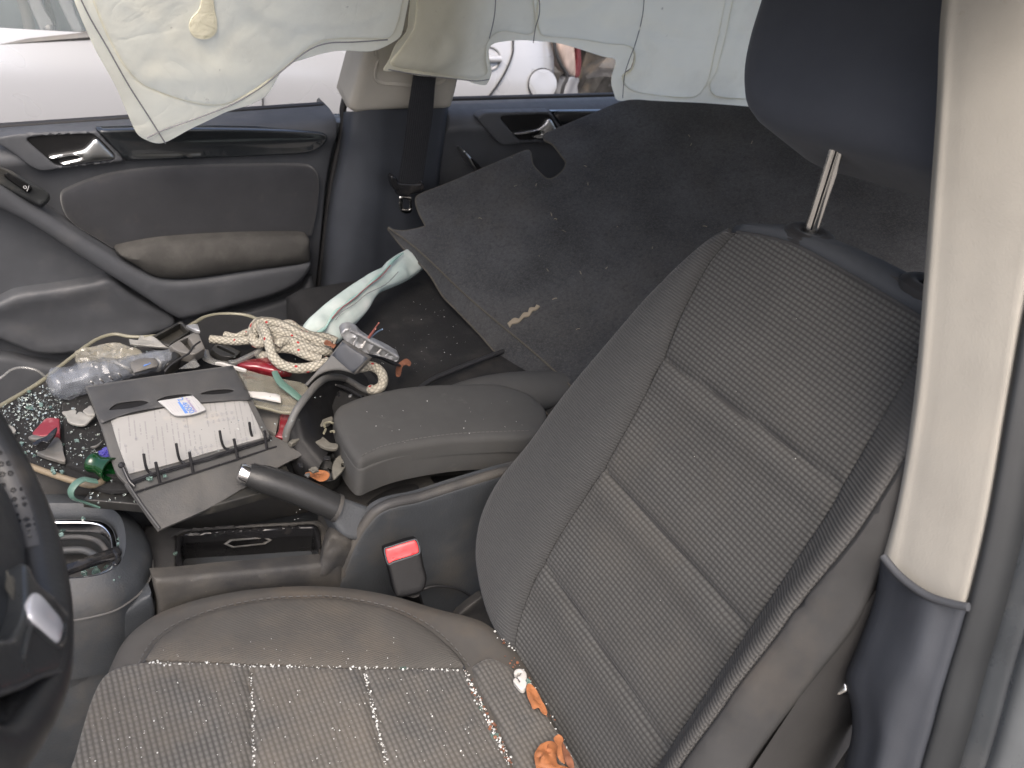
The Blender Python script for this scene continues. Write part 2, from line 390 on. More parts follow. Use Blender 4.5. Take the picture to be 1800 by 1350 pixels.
M = dict(
 plastic=pm('door_plastic', (.054, .057, .063), .5, spec=.34, bump=.25, bs=900, dirt=[(DUST, 9, .56, .8, .12)]),
 pillarblack=pm('pillar_plastic', (.033, .037, .045), .48, spec=.5, bump=.25, bs=900),
 gloss=pm('gloss_trim', (.012, .014, .016), .16, spec=.55, coat=.6, bump=0, var=.05, dirt=[(DUST, 12, .6, .9, .1)]),
 insert=pm('door_cloth', (.023, .024, .0275), .95, spec=.2, bump=.4, bs=1200, sheen=.25, dirt=[(DUST, 14, .58, .85, .15)]),
 armcloth=pm('door_arm_cloth', (.036, .035, .033), .9, spec=.25, bump=.35, bs=900, dirt=[((.085, .082, .076), 12, .45, .78, .5), ((.08, .078, .072), 40, .55, .8, .35)]),
 satin=pm('satin_chrome', (.55, .56, .56), .32, metal=1, bump=.03),
 silverplastic=pm('silver_plastic', (.60, .60, .62), .34, metal=.35, coat=.3, bump=0),
 doorseal=pm('door_seal_rubber', (.017, .019, .021), .55, bump=.1, bs=300),
 grit=pm('glass_grit', (.62, .63, .61), .15, trans=.25, spec=.8, bump=0, var=.3, vs=300),
 trayblack=pm('tray_black', (.008, .008, .0085), .25, spec=.45, bump=.05),
 chrome=pm('chrome', (.80, .80, .81), .16, metal=1, bump=0, var=.03),
 steel=pm('steel_post', (.62, .61, .58), .2, metal=1, bump=.02),
 void=pm('black_plastic_and_shade', (.007, .007, .0075), .5, spec=.25, bump=.2),  # black plastic parts, and the shade colour in pocket slits and handle recesses
 rubber=pm('rubber', (.016, .016, .017), .6, bump=.15, bs=300),
 beige=pm('beige_trim', (.30, .287, .256), .95, spec=.1, bump=.3, bs=600, var=.07, vs=14, dirt=[((.30, .25, .19), 7, .55, .85, .28), ((.2, .16, .11), 60, .68, .75, .35)]),
 webbing=pm('belt_webbing', (.016, .017, .02), .8, spec=.3, ribs=(.004, .6, 0), bump=.4),
 felt=pm('felt_panel', (.039, .0405, .043), .97, spec=.15, bump=1.0, bs=520, var=.3, vs=10, grain=(340, .5, (.095, .095, .093)), sheen=.1, dirt=[((.058, .052, .042), 4.5, .50, .8, .45), ((.014, .014, .015), 150, .48, .72, .5)]),
 feltedge=pm('felt_cut_edge', (.060, .056, .048), .97, spec=.15, bump=.8, bs=700, grain=(700, .6, (.14, .12, .1))),
 carpet=pm('boot_carpet', (.018, .0182, .019), .97, spec=.12, bump=.9, bs=900, grain=(620, .35, (.045, .044, .04)), dirt=[(DUST, 9, .55, .85, .15)]),
 airbag=pm('airbag_fabric', (.84, .825, .69), .75, spec=.25, translucent=.6, wrinkle=(8, .003), bump=.15, bs=900, var=.04, vs=6, dirt=[((.50, .46, .36), 5, .50, .85, .5), ((.20, .17, .13), 45, .69, .74, .5)], sss=.0),
 airbagrim=pm('airbag_weld', (.86, .84, .72), .7, translucent=.5, wrinkle=(40, .002), bump=.5, bs=120, var=.05, dirt=[((.5, .46, .36), 8, .55, .85, .35)]),
 thread=pm('thread', (.16, .16, .17), .8, bump=0),
 redthread=pm('red_thread', (.28, .06, .07), .8, bump=0),
 sidebag=pm('side_airbag_fabric', (.36, .43, .41), .75, bump=.2, bs=900, var=.08, vs=15, dirt=[((.56, .56, .54), 7, .45, .7, .8)]),
 sidewelt=pm('side_airbag_welt', (.23, .36, .33), .75, bump=.3, bs=500),
 seatweave=pm('seat_weave', (.0635, .0640, .0632), .92, spec=.2, var=.08, weave=(.0060, .0050, .36, .85), bump=.6, sheen=.1, dirt=[((.095, .085, .07), 5, .5, .85, .30), ((.13, .12, .11), 120, .70, .78, .3)]),
 cushweave=pm('cushion_weave', (.0900, .0880, .0835), .92, spec=.2, var=.1, weave=(.0062, .0055, .38, .8), bump=.6, sheen=.1, dirt=[((.15, .128, .10), 5, .42, .75, .6), ((.055, .051, .047), 7, .6, .8, .45), ((.2, .185, .165), 150, .70, .76, .35)]),
 bolster=pm('seat_bolster_cloth', (.0465, .0475, .0487), .9, spec=.2, ribs=(.0032, .72, 1), var=.06, bump=.3, sheen=.1),
 ribbed=pm('seat_ribbed_cloth', (.078, .077, .075), .9, spec=.2, ribs=(.0040, .76, 1), bump=.35),
 seatside=pm('seat_side_cloth', (.0355, .0357, .0362), .88, spec=.22, bump=.25, bs=1200, dirt=[((.11, .092, .072), 6, .5, .8, .4)]),
 cushside=pm('seat_cushion_cloth', (.059, .0565, .053), .9, spec=.22, bump=.3, bs=1200, dirt=[((.105, .084, .062), 6, .45, .72, .65), ((.04, .038, .036), 9, .58, .8, .5)]),
 cushpanel=pm('cushion_panel_cloth', (.064, .061, .0565), .9, spec=.22, ribs=(.0024, .9, 1), bump=.2, dirt=[((.115, .096, .074), 5, .45, .75, .7), ((.042, .040, .037), 6, .60, .8, .5)]),
 headrest=pm('headrest_cloth', (.043, .048, .060), .9, spec=.25, bump=.2, bs=1400, var=.05, sheen=.12),
 seattop=pm('seat_top_cloth', (.041, .045, .051), .85, spec=.25, bump=.15, bs=1400, var=.05),
 piping=pm('seat_piping', (.03, .03, .031), .8, bump=.2),
 stitch=pm('stitching', (.075, .073, .071), .85, bump=0),
 seatdark=pm('seat_shell', (.026, .0255, .0255), .8, bump=.2, dirt=[(DUST, 7, .55, .8, .2)]),
 armrest=pm('armrest_cloth', (.0505, .0508, .050), .85, spec=.25, bump=.25, bs=1300, var=.06, dirt=[((.13, .127, .118), 22, .62, .78, .4), ((.085, .076, .064), 7, .55, .8, .35)]),
 console=pm('console_plastic', (.036, .040, .045), .55, spec=.5, bump=.5, bs=420, dirt=[((.12, .103, .08), 7, .5, .82, .55), ((.2, .18, .145), 110, .68, .78, .35)]),
 consoledusty=pm('console_plastic_dusty', (.033, .033, .034), .6, spec=.45, bump=.45, bs=420, dirt=[((.098, .088, .072), 9, .42, .74, .65), ((.025, .024, .023), 30, .6, .75, .6), ((.2, .18, .14), 140, .68, .76, .4)]),
 leather=pm('leather_black', (.020, .0205, .021), .42, spec=.5, bump=.35, bs=260, dirt=[((.13, .11, .085), 8, .57, .8, .4)]),
 wheelgloss=pm('wheel_plastic', (.027, .029, .030), .3, spec=.5, bump=.12, bs=300, dirt=[((.14, .12, .09), 9, .5, .8, .55)]),
 wheelmatte=pm('wheel_hub_cover', (.030, .032, .033), .48, spec=.5, bump=.3, bs=500, dirt=[((.12, .105, .08), 10, .55, .8, .4)]),
 red=pm('red_button', (.62, .045, .05), .4, bump=.1, bs=100, dirt=[((.7, .3, .3), 25, .5, .8, .3)]),
 redlens=pm('red_lens', (.15, .010, .016), .14, spec=.6, coat=.5, bump=.05, dirt=[((.35, .22, .2), 40, .5, .8, .4)]),
 pinklens=pm('red_lens_worn', (.16, .022, .03), .4, bump=.2, dirt=[((.5, .3, .3), 60, .55, .8, .5)]),
 green=pm('green_glass', (.006, .055, .014), .06, trans=.5, ior=1.5, coat=.3, bump=0),
 purple=pm('purple_cap', (.04, .035, .2), .3, bump=0),
 paper=pm('paper', (.225, .223, .216), .85, bump=.05, var=.04, vs=20, dirt=[((.5, .42, .3), 12, .62, .85, .3)]),
 card=pm('card', (.30, .30, .30), .6, bump=0, var=.03),
 ink=pm('ink_grey', (.26, .26, .28), .8, bump=0), blueink=pm('ink_blue', (.07, .15, .38), .6, bump=0), purpleink=pm('ink_violet', (.22, .17, .30), .6, bump=0),
 binder=pm('binder_vinyl', (.034, .035, .037), .55, spec=.4, bump=.3, bs=600, dirt=[((.08, .075, .066), 10, .5, .8, .4)]),
 binderdark=pm('binder_inner', (.054, .054, .0535), .6, bump=.35, bs=400, dirt=[((.10, .093, .082), 14, .45, .75, .6)]),
 ringmetal=pm('ring_metal', (.02, .02, .022), .25, spec=.6, bump=0),
 clearbag=pm('clear_film', (.34, .32, .26), .12, spec=.8, coat=.9, alpha=.40, bump=.6, bs=60, var=.2),
 clearbag2=pm('clear_sleeve', (.22, .21, .17), .2, spec=.7, coat=.7, alpha=.5, bump=.4, bs=50, var=.25, dirt=[((.4, .35, .25), 20, .5, .75, .6)]),
 bluefilm=pm('blue_tinted_film', (.185, .20, .225), .1, spec=.8, coat=.9, alpha=.36, bump=.7, bs=70, var=.25),
 clearpl=pm('clear_plastic', (.24, .24, .23), .12, spec=.7, coat=.6, alpha=.38, bump=.1),
 frost=pm('frosted_plastic', (.27, .265, .245), .35, alpha=.72, bump=.2),
 bead=pm('mat_edge_bead', (.20, .19, .14), .3, alpha=.75, spec=.6, bump=.1),
 tan=pm('mat_edge_tan', (.15, .12, .08), .55, bump=.2),
 teal=pm('teal_plastic_strip', (.075, .14, .115), .4, alpha=.9, bump=.1),
 greyplastic=pm('grey_plastic_broken', (.085, .085, .083), .55, bump=.3, bs=300, dirt=[(DUST, 14, .45, .75, .6)]),
 whiteplastic=pm('white_plastic', (.42, .41, .39), .4, bump=.05),
 blackgloss=pm('black_gloss_plastic', (.012, .012, .013), .2, spec=.5, bump=.05, dirt=[(DUST, 25, .55, .8, .3)]),
 blackdusty=pm('black_plastic_dusty', (.011, .011, .0105), .5, bump=.3, bs=300, dirt=[((.08, .074, .06), 18, .48, .78, .5)]),
 dustyplate=pm('dusty_plate', (.10, .095, .08), .7, bump=.4, bs=200, var=.3, vs=60),
 alloy=pm('cast_alloy', (.34, .345, .35), .5, metal=.7, bump=.5, bs=160, var=.3, vs=60, dirt=[((.65, .65, .65), 50, .5, .7, .6)]),
 rope=pm('rope', (.36, .34, .285), .9, spec=.2, braid=.0155, bump=.9, var=.08, dirt=[((.28, .235, .17), 30, .5, .8, .4)], fleck=(3.2, 62, .17, (.27, .03, .03))),
 leaf=pm('dry_leaf', (.25, .095, .036), .7, bump=.6, bs=120, var=.3, vs=70, sss=.0, dirt=[((.14, .05, .025), 70, .6, .75, .7)]),
 leafdark=pm('dry_leaf_brown', (.15, .06, .032), .7, bump=.6, bs=120, var=.35, vs=70),
 crumb=pm('glass_crumb', (.70, .77, .74), .05, trans=.85, ior=1.5, spec=.8, bump=0, var=.2, vs=200),
 tealcrumb=pm('teal_glass', (.26, .38, .34), .08, trans=.75, ior=1.5, spec=.8, bump=0),
 straw=pm('straw', (.20, .17, .125), .8, bump=0),
 silver=pm('silver_paint', (.40, .41, .43), .30, metal=.3, spec=.5, coat=.25, bump=0, var=0, vs=.5),
 glass=pm('window_glass', (.25, .30, .31), .03, spec=.6, alpha=.22, bump=0),
 lampglass=pm('tail_lamp_glass', (.55, .42, .36), .1, spec=.7, coat=.8, bump=0, var=.35, vs=14),
 scrap=pm('scrap_dark', (.035, .034, .033), .55, bump=.5, bs=30, var=.6, vs=25, dirt=[((.14, .11, .08), 14, .5, .7, .6), ((.3, .31, .33), 22, .62, .7, .5)]),
 greycloth=pm('grey_trim_cloth', (.17, .175, .18), .8, bump=.1),
 bluegrey=pm('seat_blue_grey', (.075, .09, .10), .8, bump=.1),
 bodydark=pm('body_paint_dark', (.070, .077, .082), .3, spec=.5, coat=.5, bump=0, dirt=[((.2, .19, .17), 10, .55, .8, .35)]),
 ground=pm('ground', (.16, .15, .135), .95, bump=.6, bs=40, var=.3, vs=6),
 wirered=pm('wire_red', (.30, .10, .08), .5, bump=0), wireblue=pm('wire_blue', (.10, .16, .24), .5, bump=0),
)
# printed paper: rows of small grey type, made of the ink itself
def printed():
    m = M['paper'].copy(); m.name = 'printed_paper'; nt = m.node_tree; N = nt.nodes; L = nt.links; b = N['Principled BSDF']
    src = b.inputs['Base Color'].links[0].from_socket
    tc = N.new('ShaderNodeTexCoord'); sx = N.new('ShaderNodeSeparateXYZ'); L.new(tc.outputs['UV'], sx.inputs[0])
    def mt(op, a, c):
        n = N.new('ShaderNodeMath'); n.operation = op
        for i, v in enumerate((a, c)):
            if isinstance(v, (int, float)): n.inputs[i].default_value = v
            else: L.new(v, n.inputs[i])
        return n.outputs[0]
    row = mt('DIVIDE', sx.outputs[0], .0062); fr = mt('FRACT', row, 0); ri = mt('FLOOR', row, 0)
    line = mt('LESS_THAN', fr, .24)
    cmb = N.new('ShaderNodeCombineXYZ'); L.new(mt('MULTIPLY', ri, 7.31), cmb.inputs[0]); L.new(mt('MULTIPLY', sx.outputs[1], 26), cmb.inputs[1])
    nz_ = N.new('ShaderNodeTexNoise'); nz_.inputs['Scale'].default_value = 1; nz_.inputs['Detail'].default_value = 0; L.new(cmb.outputs[0], nz_.inputs['Vector'])
    on = mt('GREATER_THAN', nz_.outputs['Fac'], .50)
    cm2 = N.new('ShaderNodeCombineXYZ'); L.new(mt('MULTIPLY', ri, 3.7), cm2.inputs[0]); L.new(mt('MULTIPLY', sx.outputs[1], 420), cm2.inputs[1])
    n2 = N.new('ShaderNodeTexNoise'); n2.inputs['Scale'].default_value = 1; n2.inputs['Detail'].default_value = 1; L.new(cm2.outputs[0], n2.inputs['Vector'])
    let = mt('GREATER_THAN', n2.outputs['Fac'], .42)
    f = mt('MULTIPLY', mt('MULTIPLY', line, on), mt('MULTIPLY', let, .5))
    mx = N.new('ShaderNodeMix'); mx.data_type = 'RGBA'; L.new(f, mx.inputs[0]); L.new(src, mx.inputs[6]); mx.inputs[7].default_value = (.13, .13, .135, 1)
    L.new(mx.outputs[2], b.inputs['Base Color']); return m
M['printed'] = printed()
# the perforated leather of the wheel rim
def perforated():
    m = M['leather'].copy(); m.name = 'leather_perforated'; nt = m.node_tree; N = nt.nodes; L = nt.links; b = N['Principled BSDF']
    tc = N.new('ShaderNodeTexCoord'); v = N.new('ShaderNodeTexVoronoi'); mp = N.new('ShaderNodeMapping'); mp.inputs['Scale'].default_value = (1, 1, 1)
    L.new(tc.outputs['Object'], mp.inputs['Vector']); v.inputs['Scale'].default_value = 190; v.inputs['Randomness'].default_value = .12; L.new(mp.outputs[0], v.inputs['Vector'])
    r = N.new('ShaderNodeMapRange'); r.inputs[1].default_value = .25; r.inputs[2].default_value = .38; L.new(v.outputs['Distance'], r.inputs[0])
    mx = N.new('ShaderNodeMix'); mx.data_type = 'RGBA'; L.new(r.outputs[0], mx.inputs[0]); mx.inputs[6].default_value = (.004, .004, .004, 1); mx.inputs[7].default_value = (.045, .045, .045, 1)
    L.new(mx.outputs[2], b.inputs['Base Color'])
    bp = N.new('ShaderNodeBump'); bp.inputs['Distance'].default_value = .0012; bp.inputs['Strength'].default_value = 1; L.new(r.outputs[0], bp.inputs['Height']); L.new(bp.outputs[0], b.inputs['Normal'])
    return m
M['perf'] = perforated()

# ================================================================== light
w = bpy.data.worlds.new('World'); scn.world = w; w.use_nodes = True
nt = w.node_tree; sk = nt.nodes.new('ShaderNodeTexSky'); sk.sky_type = 'NISHITA'; sk.sun_disc = False
SUN_EL, SUN_AZ = rad(54), rad(212)
sk.sun_elevation = SUN_EL; sk.sun_rotation = SUN_AZ; sk.air_density = .8; sk.dust_density = 7.0; sk.ozone_density = 1.0
bg = nt.nodes['Background']; bg.inputs['Strength'].default_value = .15; nt.links.new(sk.outputs[0], bg.inputs['Color'])
sl = bpy.data.lights.new('sun', 'SUN'); sl.energy = .75; sl.angle = rad(50); sl.color = (1, .985, .965)
so = bpy.data.objects.new('sun', sl); COL.objects.link(so)
sd = Vector((math.sin(SUN_AZ)*math.cos(SUN_EL), math.cos(SUN_AZ)*math.cos(SUN_EL), math.sin(SUN_EL)))
so.rotation_euler = sd.to_track_quat('Z', 'Y').to_euler(); so.location = sd*10
scn.view_settings.view_transform = 'Standard'; scn.view_settings.look = 'None'; scn.view_settings.gamma = 1; scn.view_settings.use_curve_mapping = False
scn.view_settings.exposure = EXPOSURE = 1.32

# ================================================================== the setting
gm = mesh_from([(-60, -60, -.32), (60, -60, -.32), (60, 60, -.32), (-60, 60, -.32)], [[0, 1, 2, 3]], [(0, 0), (120, 0), (120, 120), (0, 120)])
link('ground', gm, M['ground'], None, 0, kind='structure')
box('floor_carpet', (.1, 0, -.03), (2.6, 1.44, .05), M['carpet'], kind='structure')

# ------------------------------------------------------------------ the roof over the cabin (above the picture, it shades the cabin)
t = thing('car_roof', 'metal roof panel with pale cloth headliner above the cabin', 'car roof', (.3, 0, 1.15))
rows = []
for i in range(13):
    x = -.38+i*.14
    rows.append([Vector((x, y, 1.29-.07*(abs(y)/.56)**3-.10*max(0, (x-.9)/.4)**2-.05*max(0, (-.1-x)/.3)**2)) for y in np.linspace(-.55, .57, 15)])
me = gridmesh(rows); link('headliner', me, M['beige'], t)
me = gridmesh([[p+Vector((0, 0, .03)) for p in r] for r in rows]); link('roof_skin', me, M['bodydark'], t)
tube('roof_rail', [Vector((x, .575, 1.19-.05*max(0, (-.1-x)/.3)**2)) for x in np.linspace(-.4, 1.3, 14)], .028, M['beige'], t)

# ================================================================== passenger door (far side, front)
def xedge_f(z):
    return float(np.interp(z, [-.05, .232, .434, .55, .66, .70], [-.05, -.047, -.039, -.028, -.012, -.006]))
def top_f(x): return .629+.088*(x+.309)
PROF = [(-.66, .735), (-.5, .715), (-.33, .70), (-.27, .699), (-.22, .700), (-.17, .702), (-.13, .703), (-.095, .702), (-.07, .699), (-.052, .695), (-.040, .689), (-.031, .6865), (-.0235, .6895), (-.016, .695), (-.010, .703), (-.006, .714), (-.003, .728), (-.001, .745), (.0, .766), (-.006, .774), (-.03, .778)]
def door_shell(x0, xe, topf, zb=None):
    rows = []
    for dz, y in PROF:
        rw = []
        for s in np.linspace(0, 1, 28):
            x = x0+(xe(topf(x0)+dz)-x0)*s
            z = topf(x)+dz
            rw.append(Vector((x, y, z)))
        # rolled closing edge towards the pillar
        p = rw[-1]
        rw[-1] = p+Vector((-.004, 0, 0)); rw.append(p+Vector((0, .004, 0))); rw.append(p+Vector((.001, .05, 0)))
        rows.append(rw)
    return gridmesh(rows)
fd = thing('front_passenger_door', 'front passenger door with grey trim, silver pull handle and dusty padded armrest', 'car door', (-.35, .72, 0))
link('door_panel', door_shell(-.95, xedge_f, top_f), M['plastic'], fd, 50)
DY = .692
# gloss strip
fill('decor_strip', tr([(171, 229, 1), (250, 227), (340, 226.5), (450, 228), (530, 231), (566, 233.5), (575, 240), (570, 252), (556, 263), (536, 269.5), (450, 274), (330, 279), (221, 282.5, 1)], y=DY-.006), M['gloss'], fd, n=(0, -1, 0), th=.02, sp=.012, r=.004, dz=lambda P, D: -.004*np.clip(D/.012, 0, 1))
bez = [(-30, 243), (0, 239.5), (47, 233), (170, 229.5, 1), (219.5, 282.5, 1), (150, 291), (95, 298), (72, 299.5), (52, 291), (20, 269), (-30, 236)]
bez = [(-20, 244), (0, 240), (47, 233.5), (169.5, 229.5, 1), (219, 283, 1), (150, 291), (95, 298), (72, 299.5), (52, 291), (25, 270), (-4, 252)]
rec = [(48, 246), (60, 240), (110, 236.5), (160, 235), (171, 241), (188, 257), (201, 272), (198, 279), (150, 286), (110, 290.5), (96, 288), (74, 270)]
fill('handle_bezel', tr(bez, y=DY-.009), M['plastic'], fd, n=(0, -1, 0), th=.02, sp=.012, r=.003, holes=[tr(rec, y=DY-.009)])
fill('handle_recess', tr(rec, y=DY-.0072), M['void'], fd, n=(0, -1, 0), th=.002, sp=.01, r=0)  # shallow plate, its black stands in for the shade of a deeper hollow
def lever(p, parent, y, m=M['satin']):
    fill('door_handle', tr(p, y=y), m, parent, n=(0, -1, 0), th=.012, sp=.006, r=.0035, bulge=.003, bw=.012)
lever([(85, 275.5), (92, 272), (118, 268), (143, 263), (153, 256), (163, 245, 1), (171, 243.5), (186, 258), (200.5, 273.5), (198, 279), (160, 284), (112, 290), (104, 285), (120, 281), (140, 276), (130, 272.5), (105, 277), (90, 280)], fd, DY-.011)
# cloth insert
fill('cloth_insert', tr([(108, 343), (128, 329), (160, 316), (194, 306), (235, 299), (290, 294), (350, 292), (450, 290), (520, 290), (545, 293), (557, 304), (560, 325), (557, 365), (549, 405), (544, 414), (470, 415), (380, 417.5), (290, 423), (225, 435), (205, 440, 1), (172, 420), (130, 394), (112, 372)], y=DY-.002), M['insert'], fd, n=(0, -1, 0), th=.02, sp=.012, r=.004, bulge=.008, bw=.03)
# armrest bulk and pad
fill('armrest_moulding', tr([(-60, 275), (0, 318), (40, 348), (85, 377), (170, 431), (215, 458), (250, 477), (275, 487), (310, 490), (360, 486), (430, 475), (500, 464), (540, 457), (546, 462), (540, 478), (520, 498), (480, 517), (400, 539), (335, 556), (308, 556), (240, 512), (160, 462), (62, 397), (0, 366), (-60, 345)], y=.655), M['plastic'], fd, n=(0, -1, 0), th=.05, sp=.012, r=.012)
fill('armrest_pad', tr([(203, 441), (233, 430), (292, 421), (408, 413.5), (525, 412), (541, 416), (543, 432), (539, 458), (430, 473), (345, 485), (300, 487), (266, 481), (238, 464)], y=.664), M['armcloth'], fd, n=(0, -1, 0), th=.04, sp=.01, r=.006, bulge=.026, bw=.05)
# window switch plate
fill('switch_plate', tr([(-40, 285), (10, 296), (50, 318), (85, 339), (86, 348), (74, 360), (66, 359), (0, 324), (-40, 300)], y=.647), M['wheelgloss'], fd, n=(-.1, -.75, .65), th=.012, sp=.01, r=.004)
sw = fill('window_switch', tr([(7, 308), (14, 304), (55, 328), (50, 336), (46, 336)], y=.640), M['void'], fd, n=(-.1, -.75, .65), th=.006, sp=.006, r=.0015)
link('window_symbol', textmesh('o|', .011, Matrix.Translation(at(46, 329, y=.6365)) @ frame((.8, 0, -.45), (0, -.75, .65)).to_4x4(), .0002), M['card'], sw)
# door pocket / speaker bulge and lower rim
fill('door_pocket', tr([(-60, 575), (-30, 540), (0, 528), (30, 515), (100, 505), (165, 494), (195, 489), (230, 514), (270, 538), (304, 556), (304, 572), (250, 592), (190, 607), (130, 619), (70, 620), (28, 606), (-10, 592), (-60, 590)], y=.678), M['plastic'], fd, n=(0, -1, 0), th=.04, sp=.014, r=.009, dz=lambda P, D: -.006*np.clip((D-.01)/.03, 0, 1))
fill('lower_skirt', tr([(-80, 640), (0, 622), (60, 634), (130, 640), (220, 617), (310, 580), (420, 548), (520, 515), (548, 485), (556, 560), (556, 640), (400, 720), (100, 800), (-80, 800)], y=.69), M['plastic'], fd, n=(0, -1, 0), th=.03, sp=.03, r=.012)
box('window_seal', (-.50, .790, .605), (.96, .016, .012), M['rubber'], fd, Matrix.Rotation(-rad(5.0), 3, 'Y'), .004)
# outer skin of the door below the glass
me = gridmesh([[Vector((x, y, top_f(x)+dz)) for x in np.linspace(-.95, -.02, 12)] for dz, y in [(-.035, .800), (-.1, .82), (-.3, .845), (-.60, .84)]])
link('outer_skin', me, M['bodydark'], fd)

# ================================================================== rear door
rd = thing('rear_passenger_door', 'rear passenger door with grey trim, half hidden by the felt panel', 'car door', (.6, .72, 0))
def top_r(x): return .669+.0485*(x-.245)
rows = []
for dz, y in PROF:
    rw = []
    for s in np.linspace(0, 1, 24):
        x = .205-.03*min(1, -min(dz, 0)/.1)+s*1.0
        rw.append(Vector((x, y, top_r(x)+dz)))
    p = rw[0]; rows.append([p+Vector((-.001, .05, 0)), p+Vector((0, .004, 0)), p+Vector((.004, 0, 0))]+rw[1:])
link('door_panel', gridmesh(rows), M['plastic'], rd, 50)
q8 = lambda L: [(780+.2222*p[0], 50+.2222*p[1])+tuple(p[2:]) for p in L]
bez = q8([(268, 715), (285, 685), (330, 665), (500, 660), (760, 656), (842, 655, 1), (915, 775), (1010, 940, 1), (800, 905), (620, 910), (480, 922), (440, 908), (400, 870), (300, 760)])
rec = q8([(447, 712), (465, 690), (620, 684), (800, 677), (845, 700), (890, 770), (905, 820), (880, 868), (740, 878), (610, 882), (575, 862), (520, 800)])
RY = .692
fill('handle_bezel', tr(bez, y=RY-.008), M['plastic'], rd, n=(0, -1, 0), th=.02, sp=.012, r=.003, holes=[tr(rec, y=RY-.008)])
fill('handle_recess', tr(rec, y=RY-.0068), M['void'], rd, n=(0, -1, 0), th=.002, sp=.01, r=0)  # shallow plate again, shade of the hollow put into its black colour
lever(q8([(548, 825), (600, 815), (680, 803), (745, 790), (785, 760), (815, 718, 1), (845, 718), (880, 780), (895, 830), (870, 868), (740, 875), (700, 850), (770, 830), (740, 808), (640, 832), (560, 838)]), rd, RY-.011)
fill('decor_strip', tr(q8([(848, 655, 1), (1100, 652), (1400, 650, 1), (1400, 790, 1), (930, 790, 1)]), y=RY-.004), M['gloss'], rd, n=(0, -1, 0), th=.01, sp=.02, r=.003)
fill('pull_grip', tr(q8([(152, 968), (175, 975), (225, 1030), (280, 1090), (320, 1140), (270, 1140), (215, 1095), (175, 1020)]), y=.672), M['satin'], rd, n=(0, -1, 0), th=.03, sp=.008, r=.004)
fill('grip_pocket', tr(q8([(215, 1030), (250, 1050), (330, 1135), (300, 1150), (260, 1110)]), y=.667), M['void'], rd, n=(0, -1, 0), th=.006, sp=.008, r=.001)
box('window_seal', (.70, .790, .686), (1.0, .016, .012), M['rubber'], rd, Matrix.Rotation(-rad(2.8), 3, 'Y'), .004)
me = gridmesh([[Vector((x, y, top_r(x)+dz)) for x in np.linspace(.19, 1.2, 12)] for dz, y in [(-.035, .800), (-.1, .82), (-.3, .845), (-.60, .84)]])
link('outer_skin', me, M['bodydark'], rd)

# ================================================================== far centre pillar
bp = thing('centre_pillar', 'far door pillar with beige upper trim and black lower trim between the two doors', 'door pillar', (.08, .72, 0))
PLF = (Vector((0, .665, .66)), Vector((0, -1, -.30)).normalized())
up = tr([(609, 187, 1), (622, 140), (636, 90), (672, -40), (700, -150, 1), (850, -150, 1), (828, -40), (803, 136), (790, 188, 1), (700, 189), (640, 193), (622, 195, 1)], pl=PLF)
fill('upper_trim', up, M['beige'], bp, n=(0, -1, -.3), th=.06, sp=.012, r=.012,
     dz=None)
fill('trim_recess', tr([(664, 60), (660, 110), (656, 132), (662, 145), (676, 149), (780, 146), (800, 60)], pl=(PLF[0]+Vector((0, -.0125, 0)), PLF[1])), M['beige'], bp, n=(0, -1, -.3), th=.004, sp=.012, r=.004, dz=lambda P, D: -.009*np.clip((D-.003)/.008, 0, 1))
tube('door_seal', tr([(556, 640), (558, 540), (570, 420), (585, 310), (604, 215), (603, 190), (616, 140), (631, 92), (668, -40)], closed=False, y=.715), .007, M['rubber'], bp)
lc = [
 [(604, 197), (600, 240), (592, 290), (581, 340), (572, 410), (564, 500), (560, 580), (560, 680)],
 [(612, 196), (609, 240), (601, 290), (592, 340), (584, 410), (578, 500), (574, 580), (570, 680)],
 [(626, 195.5), (622, 235), (632, 275), (628, 340), (622, 400), (612, 460), (610, 560), (606, 680)],
 [(660, 192), (659, 235), (664, 275), (660, 340), (652, 410), (650, 470), (648, 560), (642, 680)],
 [(700, 189.5), (697, 240), (693, 290), (686, 350), (680, 420), (676, 480), (672, 570), (668, 680)],
 [(752, 188), (748, 240), (742, 290), (736, 350), (728, 420), (722, 480), (716, 570), (710, 680)],
 [(780, 188), (777, 240), (770, 290), (764, 350), (756, 420), (750, 480), (744, 570), (738, 680)],
 [(788, 188), (784, 240), (776, 290), (770, 350), (762, 420), (756, 480), (750, 570), (744, 680)]]
ly = [.705, .676, .652, .648, .655, .655, .668, .72]
cols = []
for c, y in zip(lc, ly):
    cc = sm(c, 5, False)
    cols.append([at(p.x, p.y, y=y) for p in cc])
rows = []
for i in range(len(cols[0])):
    rows.append(crv([c[i] for c in cols], 4))
link('lower_trim', gridmesh(rows), M['pillarblack'], bp, 50)
box('pillar_body', (.085, .775, .32), (.30, .06, .62), M['bodydark'], bp, bev=.01)
